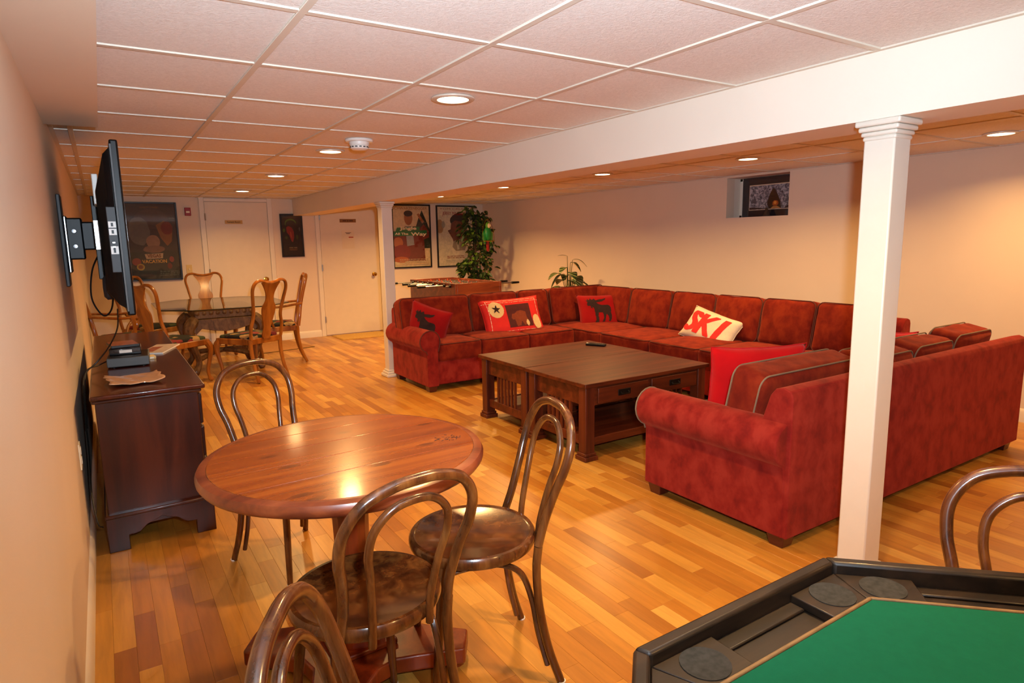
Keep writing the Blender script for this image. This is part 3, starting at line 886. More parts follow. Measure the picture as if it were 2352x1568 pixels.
MB().bx(-0.034, -0.027, -0.0012, 0.0005, 0.02, H_ - 0.02).build('edge_glint', 'box_grey', t)  # grey strip paints in the light reflected along the bezel's side edge
pl = MB().bx(-0.075, -0.036, 0.026, 0.032, 0.20, 0.50).build('port_panel', 'dark_grey', t, bev=0.006)
for z, h in ((0.405, 0.028), (0.372, 0.028), (0.285, 0.036)):
    lb = MB().bx(-0.071, -0.041, 0.0238, 0.0255, z, z + h).build('port_label', 'white_plastic', pl)
    MB().bx(-0.061, -0.052, 0.0228, 0.0238, z + 0.006, z + h - 0.006).build('port', 'black_plastic', lb)
for k in range(5): MB().bx(-0.062, -0.052, 0.0235, 0.0255, 0.345 - k * 0.01, 0.350 - k * 0.01).build('socket', 'silver' if k % 2 else 'black_plastic', pl)
MB().lathe([(0.001, 0), (0.06, 0), (0.062, 0.02), (0.045, 0.034), (0.001, 0.036)], 20, (-0.085, 0.30, 0.12), Matrix.Rotation(-PI / 2, 3, 'Y')).build('speaker_bulge', 'dark_grey', t)
MB().bx(-0.115, -0.09, 0.20, 0.5, 0.52, 0.66).build('rating_sticker', 'white_plastic', t, bev=0.004)
# wall mount
t = thing('tv_wall_mount', 'black and silver articulated bracket holding the television to the left wall', 'wall mount', (XL, 4.20, 1.42))
MB().bx(0, 0.018, -0.10, 0.10, -0.24, 0.24).build('wall_plate', 'dark_grey', t, bev=0.004)
MB().bx(0.018, 0.034, -0.09, -0.05, -0.17, 0.13).build('cover_rail', 'silver', t, bev=0.006)
MB().bx(0.018, 0.034, 0.05, 0.09, -0.17, 0.13).build('cover_rail', 'silver', t, bev=0.006)
MB().bx(0.02, 0.10, -0.06, 0.06, -0.10, 0.12).build('arm', 'black_plastic', t, bev=0.008)
MB().bx(0.09, 0.155, -0.045, 0.045, -0.05, 0.10).build('arm', 'black_plastic', t, bev=0.008)
MB().bx(0.150, 0.176, -0.30, 0.30, -0.05, 0.10).build('tv_bracket', 'silver', t, bev=0.003)
for y in (-0.27, 0.27): MB().bx(0.150, 0.176, y - 0.02, y + 0.02, -0.20, 0.22).build('hook_bar', 'black_plastic', t, bev=0.003)
for y, z in ((-0.061, 0.05), (-0.061, -0.03), (-0.046, 0.06)): MB().lathe([(0.001, 0), (0.012, 0), (0.010, 0.008), (0.001, 0.009)], 12, (0.06, y, z), Matrix.Rotation(PI / 2, 3, 'X')).build('bolt', 'silver', t)
def cable(label, pts, r=0.0045, n=8, name='cable'):
    o = MB().tube(spline(pts, n), r, 6).build(name, 'cord_black', None)
    return tag(o, label, 'cable')
cable('thin black cable looping below the television bracket', [(0.00, 4.10, 1.36), (-0.045, 4.02, 1.26), (-0.06, 3.98, 1.12), (-0.02, 3.96, 1.03), (0.02, 3.92, 1.06), (0.035, 3.80, 1.16), (0.03, 3.7, 1.28)])
cable('black power cable hanging from the television down behind the console top', [(0.045, 3.70, 1.08), (0.035, 3.74, 0.98), (-0.01, 3.82, 0.88), (-0.07, 3.86, 0.80), (-0.128, 3.80, 0.745), (-0.140, 3.70, 0.62), (-0.138, 3.5, 0.42), (-0.140, 3.32, 0.28), (-0.128, 3.25, 0.17), (-0.112, 3.27, 0.14)], 0.0035)
cable('black lead running from the grey box off the back of the console', [(-0.03, 4.09, CT + 0.03), (-0.07, 4.04, CT + 0.02), (-0.118, 3.96, CT + 0.012), (-0.135, 3.86, CT - 0.06), (-0.14, 3.7, 0.5)], 0.0035)

# ------------------------------------------------------------------ round pine table
RTX, RTY, RR, RH = 0.590, 1.908, 0.430, 0.74
t = thing('round_table', 'round reddish pine pedestal table in the foreground', 'table', (RTX, RTY, 0), math.radians(2))
def chord(r, ya, yb, n=26):
    pts = []
    for k in range(n + 1):
        y = ya + (yb - ya) * k / n
        pts.append((math.sqrt(max(0, r * r - y * y)), y))
    return pts + [(-x, y) for x, y in reversed(pts)]
ri = RR - 0.030
cuts = [-ri + 1e-4, -0.185, 0.165, ri - 1e-4]
cuts = [-ri + 1e-4, -0.18, -0.03, 0.11, 0.26, ri - 1e-4]
for i, (a, b_) in enumerate(zip(cuts[:-1], cuts[1:])):
    g = 0.0011
    o = MB().prism(chord(ri, a + g, b_ - g), RH - 0.030, RH, 'z').build('top_board', 'pine_table', t, bev=0.0012, seg=1)
MB().lathe([(ri + 0.001, RH - 0.044), (ri + 0.001, RH - 0.0012), (ri + 0.012, RH - 0.001), (RR - 0.004, RH - 0.006), (RR + 0.002, RH - 0.018), (RR + 0.001, RH - 0.030), (RR - 0.006, RH - 0.040), (RR - 0.020, RH - 0.045), (ri + 0.001, RH - 0.044)], 72).build('edge_band', 'pine_edge', t)
MB().lathe([(0.001, RH - 0.045), (0.20, RH - 0.045), (0.20, RH - 0.031), (0.001, RH - 0.031)], 8).build('support_plate', 'pine_base', t)
MB().lathe([(0.09, 0.10), (0.088, 0.14), (0.068, 0.18), (0.058, 0.24), (0.055, 0.40), (0.058, 0.52), (0.064, 0.56), (0.052, 0.585), (0.060, 0.61), (0.075, 0.66), (0.082, RH - 0.045)], 12).build('column', 'pine_base', t, angle=25)
pts = []
for k in range(4):
    q = PI / 4 + k * PI / 2 + 0.17
    c, s_ = math.cos(q), math.sin(q)
    R_, wd = 0.36, 0.055
    pts += [(c * R_ + s_ * wd, s_ * R_ - c * wd), (c * R_ - s_ * wd, s_ * R_ + c * wd)]
    q2 = q + PI / 4
    for f, rr_ in ((-.55, .225), (-.25, .18), (.25, .18), (.55, .225)):
        pts.append((math.cos(q2 + f * .7) * rr_, math.sin(q2 + f * .7) * rr_))
ba = MB().prism(pts, 0.03, 0.085, 'z').build('base', 'pine_base', t, bev=0.008, seg=3)
MB().bx(-0.10, 0.10, -0.10, 0.10, 0.085, 0.105).build('base_block', 'pine_base', t, bev=0.006)
for k in range(4):
    q = PI / 4 + k * PI / 2 + 0.17
    MB().lathe([(0.032, 0), (0.034, 0.03)], 12, (math.cos(q) * 0.32, math.sin(q) * 0.32, 0)).build('foot', 'pine_base', t)
mb = MB(); rr = random.Random(2)
for k in range(26):     # worn ink marks near the right edge of the top
    a, r2 = rr.random() * 2 * PI, rr.random() ** .5
    mb.box((0.31 + 0.045 * r2 * math.cos(a), -0.095 + 0.035 * r2 * math.sin(a), RH + 0.0002), (0.006 + rr.random() * 0.008, 0.003, 0.0004), Matrix.Rotation(rr.random() * 3, 3, 'Z'))
mb.build('ink_marks', 'moose_dark', t)

# ------------------------------------------------------------------ bentwood chairs
def bentwood(label):
    t = thing('bentwood_chair', label, 'chair', (0, 0, 0), 0, 'dark bentwood chairs')
    R = 0.0138
    half = [(0.153, -0.165, 0.455), (0.148, -0.188, 0.526), (0.158, -0.219, 0.62), (0.174, -0.246, 0.695), (0.170, -0.268, 0.766), (0.130, -0.284, 0.824), (0.064, -0.292, 0.850)]
    path = [(-x, y, z) for x, y, z in half] + [(0, -0.293, 0.855)] + list(reversed(half))
    MB().tube(spline(path, 7), R, 10).build('back_hoop', 'bentwood', t)
    half = [(0.080, -0.192, 0.425), (0.080, -0.200, 0.50), (0.092, -0.226, 0.61), (0.105, -0.249, 0.688), (0.096, -0.266, 0.750), (0.055, -0.277, 0.793)]
    path = [(-x, y, z) for x, y, z in half] + [(0, -0.281, 0.804)] + list(reversed(half))
    MB().tube(spline(path, 7), 0.0105, 10).build('inner_hoop', 'bentwood', t)
    for s in (-1, 1):
        lg = MB().tube(spline([(s * 0.155, -0.165, 0.455), (s * 0.155, -0.158, 0.38), (s * 0.158, -0.165, 0.26), (s * 0.168, -0.19, 0.12), (s * 0.182, -0.225, 0.004)], 6), [R, R * .95], 10).build('leg', 'bentwood', t)
        MB().lathe([(0.013, 0), (0.0145, 0.004), (0.0140, 0.007)], 12, (s * 0.1825, -0.2265, 0)).build('foot_glide', 'white_plastic', lg)
        lg = MB().tube(spline([(s * 0.125, 0.125, 0.44), (s * 0.135, 0.14, 0.30), (s * 0.150, 0.16, 0.12), (s * 0.158, 0.17, 0.004)], 5), [0.0165, 0.0115], 10).build('leg', 'bentwood', t)
        MB().lathe([(0.012, 0), (0.0135, 0.004), (0.0125, 0.007)], 12, (s * 0.1585, 0.1705, 0)).build('foot_glide', 'white_plastic', lg)
        MB().tube(spline([(s * 0.146, -0.195, 0.045), (s * 0.137, -0.168, 0.16), (s * 0.134, -0.150, 0.27), (s * 0.136, -0.115, 0.365), (s * 0.135, -0.05, 0.408), (s * 0.132, 0.04, 0.416), (s * 0.127, 0.118, 0.405)], 6), [0.0095, 0.0105], 8).build('brace', 'bentwood', t)
    MB().lathe([(0.001, 0.432), (0.185, 0.430), (0.198, 0.436), (0.2025, 0.448), (0.2015, 0.462), (0.196, 0.470), (0.186, 0.4705), (0.180, 0.466)], 56).build('seat_rim', 'bentwood', t)
    MB().lathe([(0.181, 0.450), (0.181, 0.465), (0.172, 0.4635), (0.10, 0.461), (0.001, 0.460)], 48).build('seat', 'bentwood_seat', t)
    return t
ch0 = bentwood('dark bentwood chair facing the camera on the far side of the round table')
def place(o, x, y, fx, fy): o.location = (x, y, 0); o.rotation_euler = (0, 0, dirz(fx, fy))
place(ch0, 0.612, 2.746, 0.33, -0.94)
for x, y, fx, fy, l in ((0.912, 1.686, -0.97, 0.23, 'dark bentwood chair at the right of the round table, seat grain visible'),
                        (0.510, 1.555, -0.12, 0.99, 'dark bentwood chair with its back to the camera, pushed to the round table'),
                        (0.415, 0.748, 0.889, -0.458, 'dark bentwood chair hoop at the bottom left corner, nearest the camera'),
                        (1.43, 0.362, -0.90, -0.43, 'bentwood chair behind the green poker table at the right edge')):
    c = copy_tree(ch0); c['label'] = l
    place(c, x, y, fx, fy)

# ------------------------------------------------------------------ octagonal poker table
PTX, PTY = 0.884, 0.045
t = thing('poker_table', 'dark octagonal poker table with green felt in the near right corner', 'poker table', (PTX, PTY, 0))
PH = 0.745
def octo(ap): return [(ap / math.cos(PI / 8) * math.cos(PI / 8 + k * PI / 4), ap / math.cos(PI / 8) * math.sin(PI / 8 + k * PI / 4)) for k in range(8)]
AP = 0.612; AI = 0.496
MB().prism(octo(AP - 0.012), PH - 0.06, PH - 0.026, 'z').build('table_board', 'poker_wood', t)
MB().prism(octo(AI - 0.0045), PH - 0.026, PH - 0.004, 'z').build('felt', 'felt', t, bev=0.002)
e0, e1 = octo(AI - 0.0045), octo(AI + 0.0025)
for k in range(8):
    j = (k + 1) % 8
    MB().prism([e0[k], e1[k], e1[j], e0[j]], PH - 0.026, PH - 0.002, 'z').build('felt_edging', 'tan_edging', t, bev=0.002)
o0, o1 = octo(AP - 0.026), octo(AP)
for k in range(8):
    j = (k + 1) % 8
    MB().prism([o0[k], o1[k], o1[j], o0[j]], PH - 0.062, PH + 0.012, 'z').build('rail', 'poker_wood', t, bev=0.006)
ia, ib = AI + 0.006, AP - 0.027
L2 = (ia + ib) / 2 * math.tan(PI / 8)
for k in range(8):
    M = Matrix.Rotation(k * PI / 4, 3, 'Z')
    def R3(p): return M @ Vector(p)
    for s in (-1, 1):          # raised cup shelves either side of the sunken chip tray
        y0 = s * (L2 - 0.118)
        poly = [(ia, y0), (ib, y0), (ib, s * ib * math.tan(PI / 8) * 0.998), (ia, s * ia * math.tan(PI / 8) * 0.998)]
        pts = [R3((a, b_, 0)) for a, b_ in poly]
        sh = MB().prism([(p.x, p.y) for p in pts], PH - 0.026, PH - 0.009, 'z').build('cup_shelf', 'poker_wood', t, bev=0.002)
        c = R3(((ia + ib) / 2, s * (L2 - 0.056), 0))
        MB().lathe([(0.039, PH - 0.0095), (0.039, PH - 0.0075), (0.034, PH - 0.0085), (0.001, PH - 0.0085)], 28, (c.x, c.y, 0)).build('cup_pad', 'cup_felt', sh)
    m2 = MB().prism([(p.x, p.y) for p in [R3((a, b_, 0)) for a, b_ in ((ib - 0.03, -(L2 - 0.12)), (ib, -(L2 - 0.12)), (ib, L2 - 0.12), (ib - 0.03, L2 - 0.12))]], PH - 0.026, PH - 0.0205, 'z')
    m2.build('chip_tray_step', 'poker_wood', t, bev=0.004)
MB().lathe([(0.10, 0.10), (0.07, 0.16), (0.06, 0.45), (0.09, 0.62), (0.16, PH - 0.06)], 16).build('pedestal', 'poker_wood', t)
for k in range(4):
    q = k * PI / 2
    MB().tube(spline([(0.04 * math.cos(q), 0.04 * math.sin(q), 0.16), (0.2 * math.cos(q), 0.2 * math.sin(q), 0.10), (0.38 * math.cos(q), 0.38 * math.sin(q), 0.035)], 5), [0.035, 0.03], 8).build('leg', 'poker_wood', t)

# ------------------------------------------------------------------ mission coffee tables
def coffee_table(x0, y0, label):
    W_, D_, H_ = 1.12, 0.665, 0.50
    t = thing('coffee_table', label, 'coffee table', (x0, y0, 0), 0, 'pair of mission coffee tables')
    MB().bx(0, W_, 0, D_, H_ - 0.026, H_).build('top', 'mission_oak', t, bev=0.003)
    for a in (0.055, W_ - 0.055):
        for b_ in (0.055, D_ - 0.055):
            lg = MB().bx(a - 0.036, a + 0.036, b_ - 0.036, b_ + 0.036, 0.04, H_ - 0.026).build('leg', 'mission_oak_leg', t, bev=0.003)
            MB().bx(a - 0.052, a + 0.052, b_ - 0.052, b_ + 0.052, 0.0, 0.03).bx(a - 0.044, a + 0.044, b_ - 0.044, b_ + 0.044, 0.03, 0.05).build('foot_block', 'mission_oak_leg', lg, bev=0.004)
    for b_ in (0.03, D_ - 0.055): MB().bx(0.09, W_ - 0.09, b_, b_ + 0.025, H_ - 0.15, H_ - 0.026).build('apron', 'mission_oak', t, bev=0.002)
    for a in (0.04, W_ - 0.065):
        MB().bx(a, a + 0.025, 0.09, D_ - 0.09, H_ - 0.15, H_ - 0.026).build('apron', 'mission_oak', t, bev=0.002)
        MB().bx(a, a + 0.025, 0.09, D_ - 0.09, 0.09, 0.15).build('lower_rail', 'mission_oak', t, bev=0.002)
        n = 6
        for k in range(n):
            y = 0.215 + k * (D_ - 0.43) / (n - 1)
            MB().bx(a + 0.005, a + 0.019, y - 0.011, y + 0.011, 0.15, H_ - 0.15).build('slat', 'mission_oak_leg', t)
    for b_ in (0.035, D_ - 0.06): MB().bx(0.09, W_ - 0.09, b_, b_ + 0.025, 0.09, 0.14).build('lower_rail', 'mission_oak', t, bev=0.002)
    MB().bx(0.065, W_ - 0.065, 0.06, D_ - 0.06, 0.115, 0.132).build('shelf', 'mission_oak', t)
    for k in range(2):
        a = 0.115 + k * (W_ - 0.23 + 0.03) / 2; b2 = a + (W_ - 0.23 - 0.03) / 2
        d = MB().bx(a, b2, 0.012, 0.032, H_ - 0.138, H_ - 0.04).build('drawer', 'mission_oak', t, bev=0.004)
        m_ = (a + b2) / 2; z = H_ - 0.09
        h = MB().bx(m_ - 0.052, m_ + 0.052, 0.007, 0.0125, z - 0.02, z + 0.02).build('pull_plate', 'iron', d, bev=0.002)
        MB().tube(spline([(m_ - 0.032, 0.009, z + 0.004), (m_ - 0.028, -0.006, z - 0.008), (m_ + 0.028, -0.006, z - 0.008), (m_ + 0.032, 0.009, z + 0.004)], 4), 0.004, 6).build('bail', 'iron', d)
    return t
coffee_table(2.41, 2.955, 'dark oak slatted coffee table, the nearer one of the pair')
coffee_table(2.42, 3.628, 'dark oak slatted coffee table, the farther one, with the remote on it')
t = thing('remote_control', 'black remote control lying on the farther coffee table', 'remote', (3.40, 4.03, 0.50), 0.5)
MB().bx(-0.024, 0.024, -0.085, 0.085, 0, 0.018).build('case', 'black_plastic', t, bev=0.007, seg=3)
for i in range(3):
    for j in range(7): MB().bx(-0.015 + i * 0.012, -0.008 + i * 0.012, -0.065 + j * 0.018, -0.056 + j * 0.018, 0.018, 0.0205).build('button', 'dark_grey', t)
MB().lathe([(0.001, 0.022), (0.010, 0.022), (0.012, 0.018)], 16, (0, 0.072, 0)).build('dial', 'silver', t)

# ------------------------------------------------------------------ red suede sectional
from mathutils import noise as mnoise
def cushion_fn(hx, hy, hz, crown, axis, seed, amp=0.006):
    h = (hx, hy, hz)
    o = Vector((seed * 3.1, seed * 1.7, seed * 2.3))
    def fn(p):
        q = [p[i] / h[i] for i in range(3)]
        k = 1.0
        for i in range(3):
            if i != axis: k *= max(0.0, 1 - q[i] * q[i])
        p = p.copy()
        p[axis] += crown * k * (1 if q[axis] > 0 else -0.5) * min(1, abs(q[axis]) * 1.2)
        n = mnoise.noise(p * 6 + o) * amp + mnoise.noise(p * 15 + o) * amp * .45
        return p + Vector((n * .6, n, n))
    return fn
def rrect(hx, hz, r, n=5):
    pts = []
    for cx, cz, a in ((hx - r, hz - r, 0), (-hx + r, hz - r, PI / 2), (-hx + r, -hz + r, PI), (hx - r, -hz + r, 3 * PI / 2)):
        for k in range(n + 1):
            q = a + PI / 2 * k / n
            pts.append((cx + r * math.cos(q), cz + r * math.sin(q)))
    return pts
class Sofa:
    def __init__(s, name, label, loc, rz, sy):
        s.t = thing(name, label, 'sofa', loc, rz, 'sections of the red suede sectional'); s.sy = sy; s.k = 0; s.pm = 'piping_dark'
    def fix(s, mb):
        if s.sy < 0: mb.v = [(x, -y, z) for x, y, z in mb.v]
        return mb
    def part(s, mb, name, mat, parent=None, bev=0): return s.fix(mb).build(name, mat, parent or s.t, bev=bev, seg=3)
    def base(s, x0, x1, y0, y1): s.part(MB().bx(x0, x1, y0, y1, 0.06, 0.285), 'base', 'suede', bev=0.012)
    def back(s, x0, x1, d=0.23):
        s.part(MB().prism([(0, .055), (0, .695), (.012, .722), (.045, .733), (.085, .722), (.11, .69), (.17, .50), (d, .29), (d, .055)], x0, x1, 'x'), 'back_frame', 'suede', bev=0.006)
    def arm(s, D, y0=0.03):
        c, r = (0.105, 0.478), 0.102
        pts = [(0.075, 0.055), (0.075, 0.36), (0.066, 0.385)]
        for k in range(15):
            a = math.radians(235 - k * 255 / 14)
            pts.append((c[0] + r * math.cos(a), c[1] + r * math.sin(a)))
        pts += [(0.185, 0.38), (0.185, 0.055)]
        s.part(MB().prism(pts, y0, D, 'y'), 'arm', 'suede', bev=0.008)
        ar = [o for o in bpy.data.objects if o.parent == s.t and o.name.startswith('arm')][-1]
        loop = [(x, D + 0.001, z) for x, z in pts[1:-1]]
        s.part(MB().tube(loop, 0.004, 6), 'piping', s.pm, ar)
    def foot(s, x, y):
        a, b_ = 0.045, 0.034
        vs = [(x - a, y - a, 0.062), (x + a, y - a, 0.062), (x + a, y + a, 0.062), (x - a, y + a, 0.062), (x - b_, y - b_, 0), (x + b_, y - b_, 0), (x + b_, y + b_, 0), (x - b_, y + b_, 0)]
        s.part(MB().add(vs, [(0, 1, 2, 3), (7, 6, 5, 4), (0, 4, 5, 1), (1, 5, 6, 2), (2, 6, 7, 3), (3, 7, 4, 0)]), 'foot', 'sofa_foot', bev=0.003)
    def seat(s, x0, x1, y0, y1, z0=0.275, z1=0.447):
        s.k += 1
        hx, hy, hz = (x1 - x0) / 2 - .002, (y1 - y0) / 2, (z1 - z0) / 2
        M = Matrix.Translation(((x0 + x1) / 2, (y0 + y1) / 2, (z0 + z1) / 2))
        c = s.part(MB().rbox((hx, hy, hz), 0.035, 7, cushion_fn(hx, hy, hz, 0.022, 2, s.k, .004), M), 'seat_cushion', 'suede_cushion')
        s.part(MB().tube([((x0 + x1) / 2 + a, (y0 + y1) / 2 + b_, z1 - 0.006) for a, b_ in rrect(hx - .006, hy - .006, .04)], 0.0038, 6, True), 'piping', s.pm, c)
    def cushion(s, x0, x1, y=0.305, z=0.628, lean=12, hz=0.205, hy=0.092, rz=0.0, at=None):
        s.k += 1
        hx = (x1 - x0) / 2 - .002
        M = Matrix.Translation(at if at else ((x0 + x1) / 2, y, z)) @ Matrix.Rotation(rz, 4, 'Z') @ Matrix.Rotation(math.radians(lean), 4, 'X')
        c = s.part(MB().rbox((hx, hy, hz), 0.05, 7, cushion_fn(hx, hy, hz, 0.035, 1, s.k + 20, .008), M), 'back_cushion', 'suede_cushion')
        for yy in (hy - 0.016, -hy + 0.016):
            s.part(MB().tube([M @ Vector((a, yy, b_)) for a, b_ in rrect(hx - .004, hz - .004, .055)], 0.0042, 6, True), 'piping', s.pm, c)

A = Sofa('sofa_section', 'red suede sofa section with a rolled arm beside the far post, quilted cushion on it', (2.345, 6.09, 0), 0, -1)
A.arm(0.86); A.base(0.18, 1.80, 0.1, 0.835); A.back(0.09, 1.80)
for a, b_ in ((0.19, 0.66), (0.66, 1.22), (1.22, 1.79)): A.seat(a, b_, 0.22, 0.855)
for a, b_ in ((0.03, 0.80), (0.80, 1.39), (1.39, 1.80)): A.cushion(a, b_)
for x, y in ((0.13, 0.80), (0.13, 0.09), (1.72, 0.80)): A.foot(x, y)
Bs = Sofa('sofa_section', 'long red suede corner section along the right wall with the SKI cushion', (5.20, 2.435, 0), PI / 2, 1)
LB, DB = 3.655, 1.05
Bs.base(0, LB, 0.1, DB - 0.02); Bs.back(0, LB)
for a, b_ in ((0.0, 0.62), (0.62, 1.18), (1.18, 1.76), (1.76, 2.44), (2.44, LB - 0.25)): Bs.seat(a, b_, 0.22, DB)
for a, b_ in ((0.02, 0.56), (0.56, 1.06), (1.06, 1.57), (1.57, 2.12), (2.12, 2.72), (2.72, LB - 0.26)): Bs.cushion(a, b_)
mb = MB().prism([(LB - q, z) for q, z in [(0, .055), (0, .695), (.012, .722), (.045, .733), (.085, .722), (.11, .69), (.17, .50), (.23, .29), (.23, .055)]], 0.2, DB, 'y')
mb.v = [(y, x, z) if False else (x, y, z) for x, y, z in mb.v]
Bs.part(mb, 'back_frame', 'suede', bev=0.006)
Bs.cushion(0, 0.80, rz=PI / 2, at=(LB - 0.31, 0.64, 0.635))
for x, y in ((0.1, 0.98), (1.8, 0.98), (0.1, 0.1)): Bs.foot(x, y)
Cs = Sofa('sofa_section', 'red suede sofa section seen from behind, its rolled arm beside the near post', (2.33, 1.57, 0), 0, 1)
LC = 2.50; Cs.pm = 'piping'
Cs.arm(0.865, 0.02); Cs.base(0.18, LC, 0.08, 0.84); Cs.back(0.08, LC)
for a, b_ in ((0.19, 0.80), (0.80, 1.60), (1.60, LC - 0.02)): Cs.seat(a, b_, 0.22, 0.86)
for a, b_, z in ((0.12, 0.93, .565), (0.97, 1.50, .545), (1.52, 1.98, .555), (2.0, LC, .575)): Cs.cushion(a, b_, z=z)
for x, y in ((0.125, 0.80), (0.13, 0.06), (LC - 0.08, 0.06)): Cs.foot(x, y)

# ------------------------------------------------------------------ cushions lying on the sectional
def inpoly(poly, x, y):
    c = False; n = len(poly); j = n - 1
    for i in range(n):
        xi, yi = poly[i]; xj, yj = poly[j]
        if (yi > y) != (yj > y) and x < (xj - xi) * (y - yi) / (yj - yi) + xi: c = not c
        j = i
    return c
def near(line, w):
    def f(x, y):
        for (ax, ay), (bx_, by) in zip(line[:-1], line[1:]):
            dx, dy = bx_ - ax, by - ay
            tt = max(0, min(1, ((x - ax) * dx + (y - ay) * dy) / (dx * dx + dy * dy + 1e-9)))
            if (x - ax - tt * dx) ** 2 + (y - ay - tt * dy) ** 2 < w * w: return True
        return False
    return f
def pillow(label, ctr, right, upv, w, h, th, mat, applique=(), name='throw_pillow', n=24, back=None):
    t = thing(name, label, 'pillow', ctr)
    r = Vector(right).normalized(); u = Vector(upv); u = (u - r * u.dot(r)).normalized(); nn = r.cross(u)
    M = Matrix((r, u, nn)).transposed()
    def P(a, b_, s, off=0.0):
        x = w / 2 * a * (1 - .07 * (1 - b_ * b_)); y = h / 2 * b_ * (1 - .07 * (1 - a * a))
        z = s * (th / 2 * (max(0, (1 - a ** 4) * (1 - b_ ** 4))) ** .55 + off)
        z += 0.006 * mnoise.noise(Vector((a * 3, b_ * 3, w * 9)))
        return M @ Vector((x, y, z))
    mb = MB(); k = n + 1
    for s in (1, -1):
        vs = [P(-1 + 2 * i / n, -1 + 2 * j / n, s) for i in range(k) for j in range(k)]
        mb.add(vs, [(i * k + j, (i + 1) * k + j, (i + 1) * k + j + 1, i * k + j + 1) for i in range(n) for j in range(n)])
    body = mb.build('cover', mat, t, angle=60)
    b = bmesh.new(); b.from_mesh(body.data); bmesh.ops.remove_doubles(b, verts=b.verts, dist=0.0015); bmesh.ops.recalc_face_normals(b, faces=b.faces); b.to_mesh(body.data); b.free()
    per = [P(a, -1, 1) for a in [-1 + 2 * i / n for i in range(n)]] + [P(1, a, 1) for a in [-1 + 2 * i / n for i in range(n)]] + [P(a, 1, 1) for a in [1 - 2 * i / n for i in range(n)]] + [P(-1, a, 1) for a in [1 - 2 * i / n for i in range(n)]]
    MB().tube(per, 0.003, 5, True).build('seam', mat, t)
    N = 170 if 'SKI' in label else 110
    for lay, (nm, fn, m_) in enumerate(applique):
        mb = MB(); idx = {}
        def vid(i, j):
            if (i, j) not in idx:
                idx[(i, j)] = len(mb.v); mb.v.append(tuple(P(-1 + 2 * i / N, -1 + 2 * j / N, 1, 0.0016 + 0.0010 * lay)))
            return idx[(i, j)]
        for i in range(N):
            for j in range(N):
                if fn(-1 + 2 * (i + .5) / N, -1 + 2 * (j + .5) / N):
                    mb.f.append((vid(i, j), vid(i + 1, j), vid(i + 1, j + 1), vid(i, j + 1)))
        mb.build(nm, m_, t, angle=60, fix=False)
    return t
moose = [(-.62, .50), (-.70, .62), (-.62, .60), (-.60, .72), (-.53, .62), (-.46, .76), (-.40, .63), (-.28, .72), (-.22, .60), (-.05, .66), (.12, .68), (.30, .74), (.22, .60), (.08, .52), (-.12, .48), (-.20, .46),
         (-.10, .36), (.05, .30), (.30, .30), (.42, .26), (.50, .12), (.50, -.08), (.46, -.16), (.50, -.36), (.46, -.56), (.40, -.70), (.30, -.72), (.34, -.56), (.32, -.40), (.24, -.26), (.18, -.50), (.12, -.72), (.0, -.74), (.08, -.54), (.10, -.30), (.05, -.16),
         (-.14, -.16), (-.16, -.36), (-.14, -.60), (-.16, -.74), (-.34, -.74), (-.28, -.58), (-.30, -.36), (-.32, -.10), (-.34, .12), (-.42, .22), (-.40, .10), (-.48, .14), (-.50, .26), (-.64, .28), (-.66, .38)]
mfn = lambda x, y: inpoly(moose, x, y)
pillow('red cushion with a dark moose, leaning by the rolled arm near the far post', (2.60, 5.58, 0.58), (0.66, -0.66, -0.30), (-0.34, 0.30, 0.88), 0.42, 0.40, 0.13, 'pillow_red', [('moose_applique', mfn, 'moose_dark')])
pillow('red cushion with a dark moose in the far corner of the sectional', (4.64, 5.44, 0.575), (0.93, -0.36, 0), (0.03, 0.42, 0.9), 0.50, 0.40, 0.13, 'pillow_red', [('moose_applique', mfn, 'moose_dark')])
star = [(-.58 + (.15 if k % 2 == 0 else .062) * math.sin(k * PI / 5 + .15), .42 + (.25 if k % 2 == 0 else .10) * math.cos(k * PI / 5 + .15)) for k in range(10)]
bear = [(-.26, -.10), (-.20, .10), (-.10, .12), (.0, .22), (.16, .26), (.34, .16), (.36, -.50), (.20, -.55), (.12, -.30), (.04, -.55), (-.10, -.56), (-.14, -.2), (-.22, -.2)]
pillow('bright red quilted cushion with a star and brown patch, on the far sofa section', (3.57, 5.58, 0.575), (1, -0.10, 0.03), (-0.32, 0.45, 0.83), 0.70, 0.45, 0.14, 'quilt_red',
       [('cream_patch', lambda x, y: ((x + .58) / .25) ** 2 + ((y - .40) / .42) ** 2 < 1, 'cream'), ('brown_patch', lambda x, y: abs(x - .16 - .12 * y * 0) < .42 and -.58 < y < .60, 'quilt_brown'),
        ('star_patch', lambda x, y: inpoly(star, x, y), 'moose_dark'), ('bear_patch', lambda x, y: inpoly(bear, x * 1.1 - .1, y), 'bear_brown'),
        ('light_patch', lambda x, y: ((x - .74) / .14) ** 2 + ((y + .38) / .36) ** 2 < 1 or ((x - .40) / .05) ** 2 + ((y + .42) / .16) ** 2 < 1, 'cream'),
        ('stitching', lambda x, y: (abs(max(abs(x), abs(y)) - .84) < .008 and int((x + y) * 40) % 2 == 0) or (abs(y - .74) < .012 and int(x * 40) % 2 == 0) or (abs(y + .74) < .012 and int(x * 40) % 2 == 0), 'off_white')])
sS = [(-.42, .44), (-.50, .58), (-.64, .58), (-.72, .42), (-.66, .18), (-.54, -.02), (-.50, -.24), (-.58, -.48), (-.72, -.56), (-.84, -.42)]
kK1 = [(-.22, .68), (-.34, -.62)]; kK2 = [(.22, .66), (-.24, .02)]; kK3 = [(-.18, .10), (.12, -.62)]; iI = [(.62, .66), (.44, -.62)]
def ski(x, y):
    x2 = x + .02
    for l, ww in ((sS, .125), (kK1, .115), (kK2, .10), (kK3, .11), (iI, .12)):
        if near(l, ww)(x2, y): return abs(y) < .70
    return False
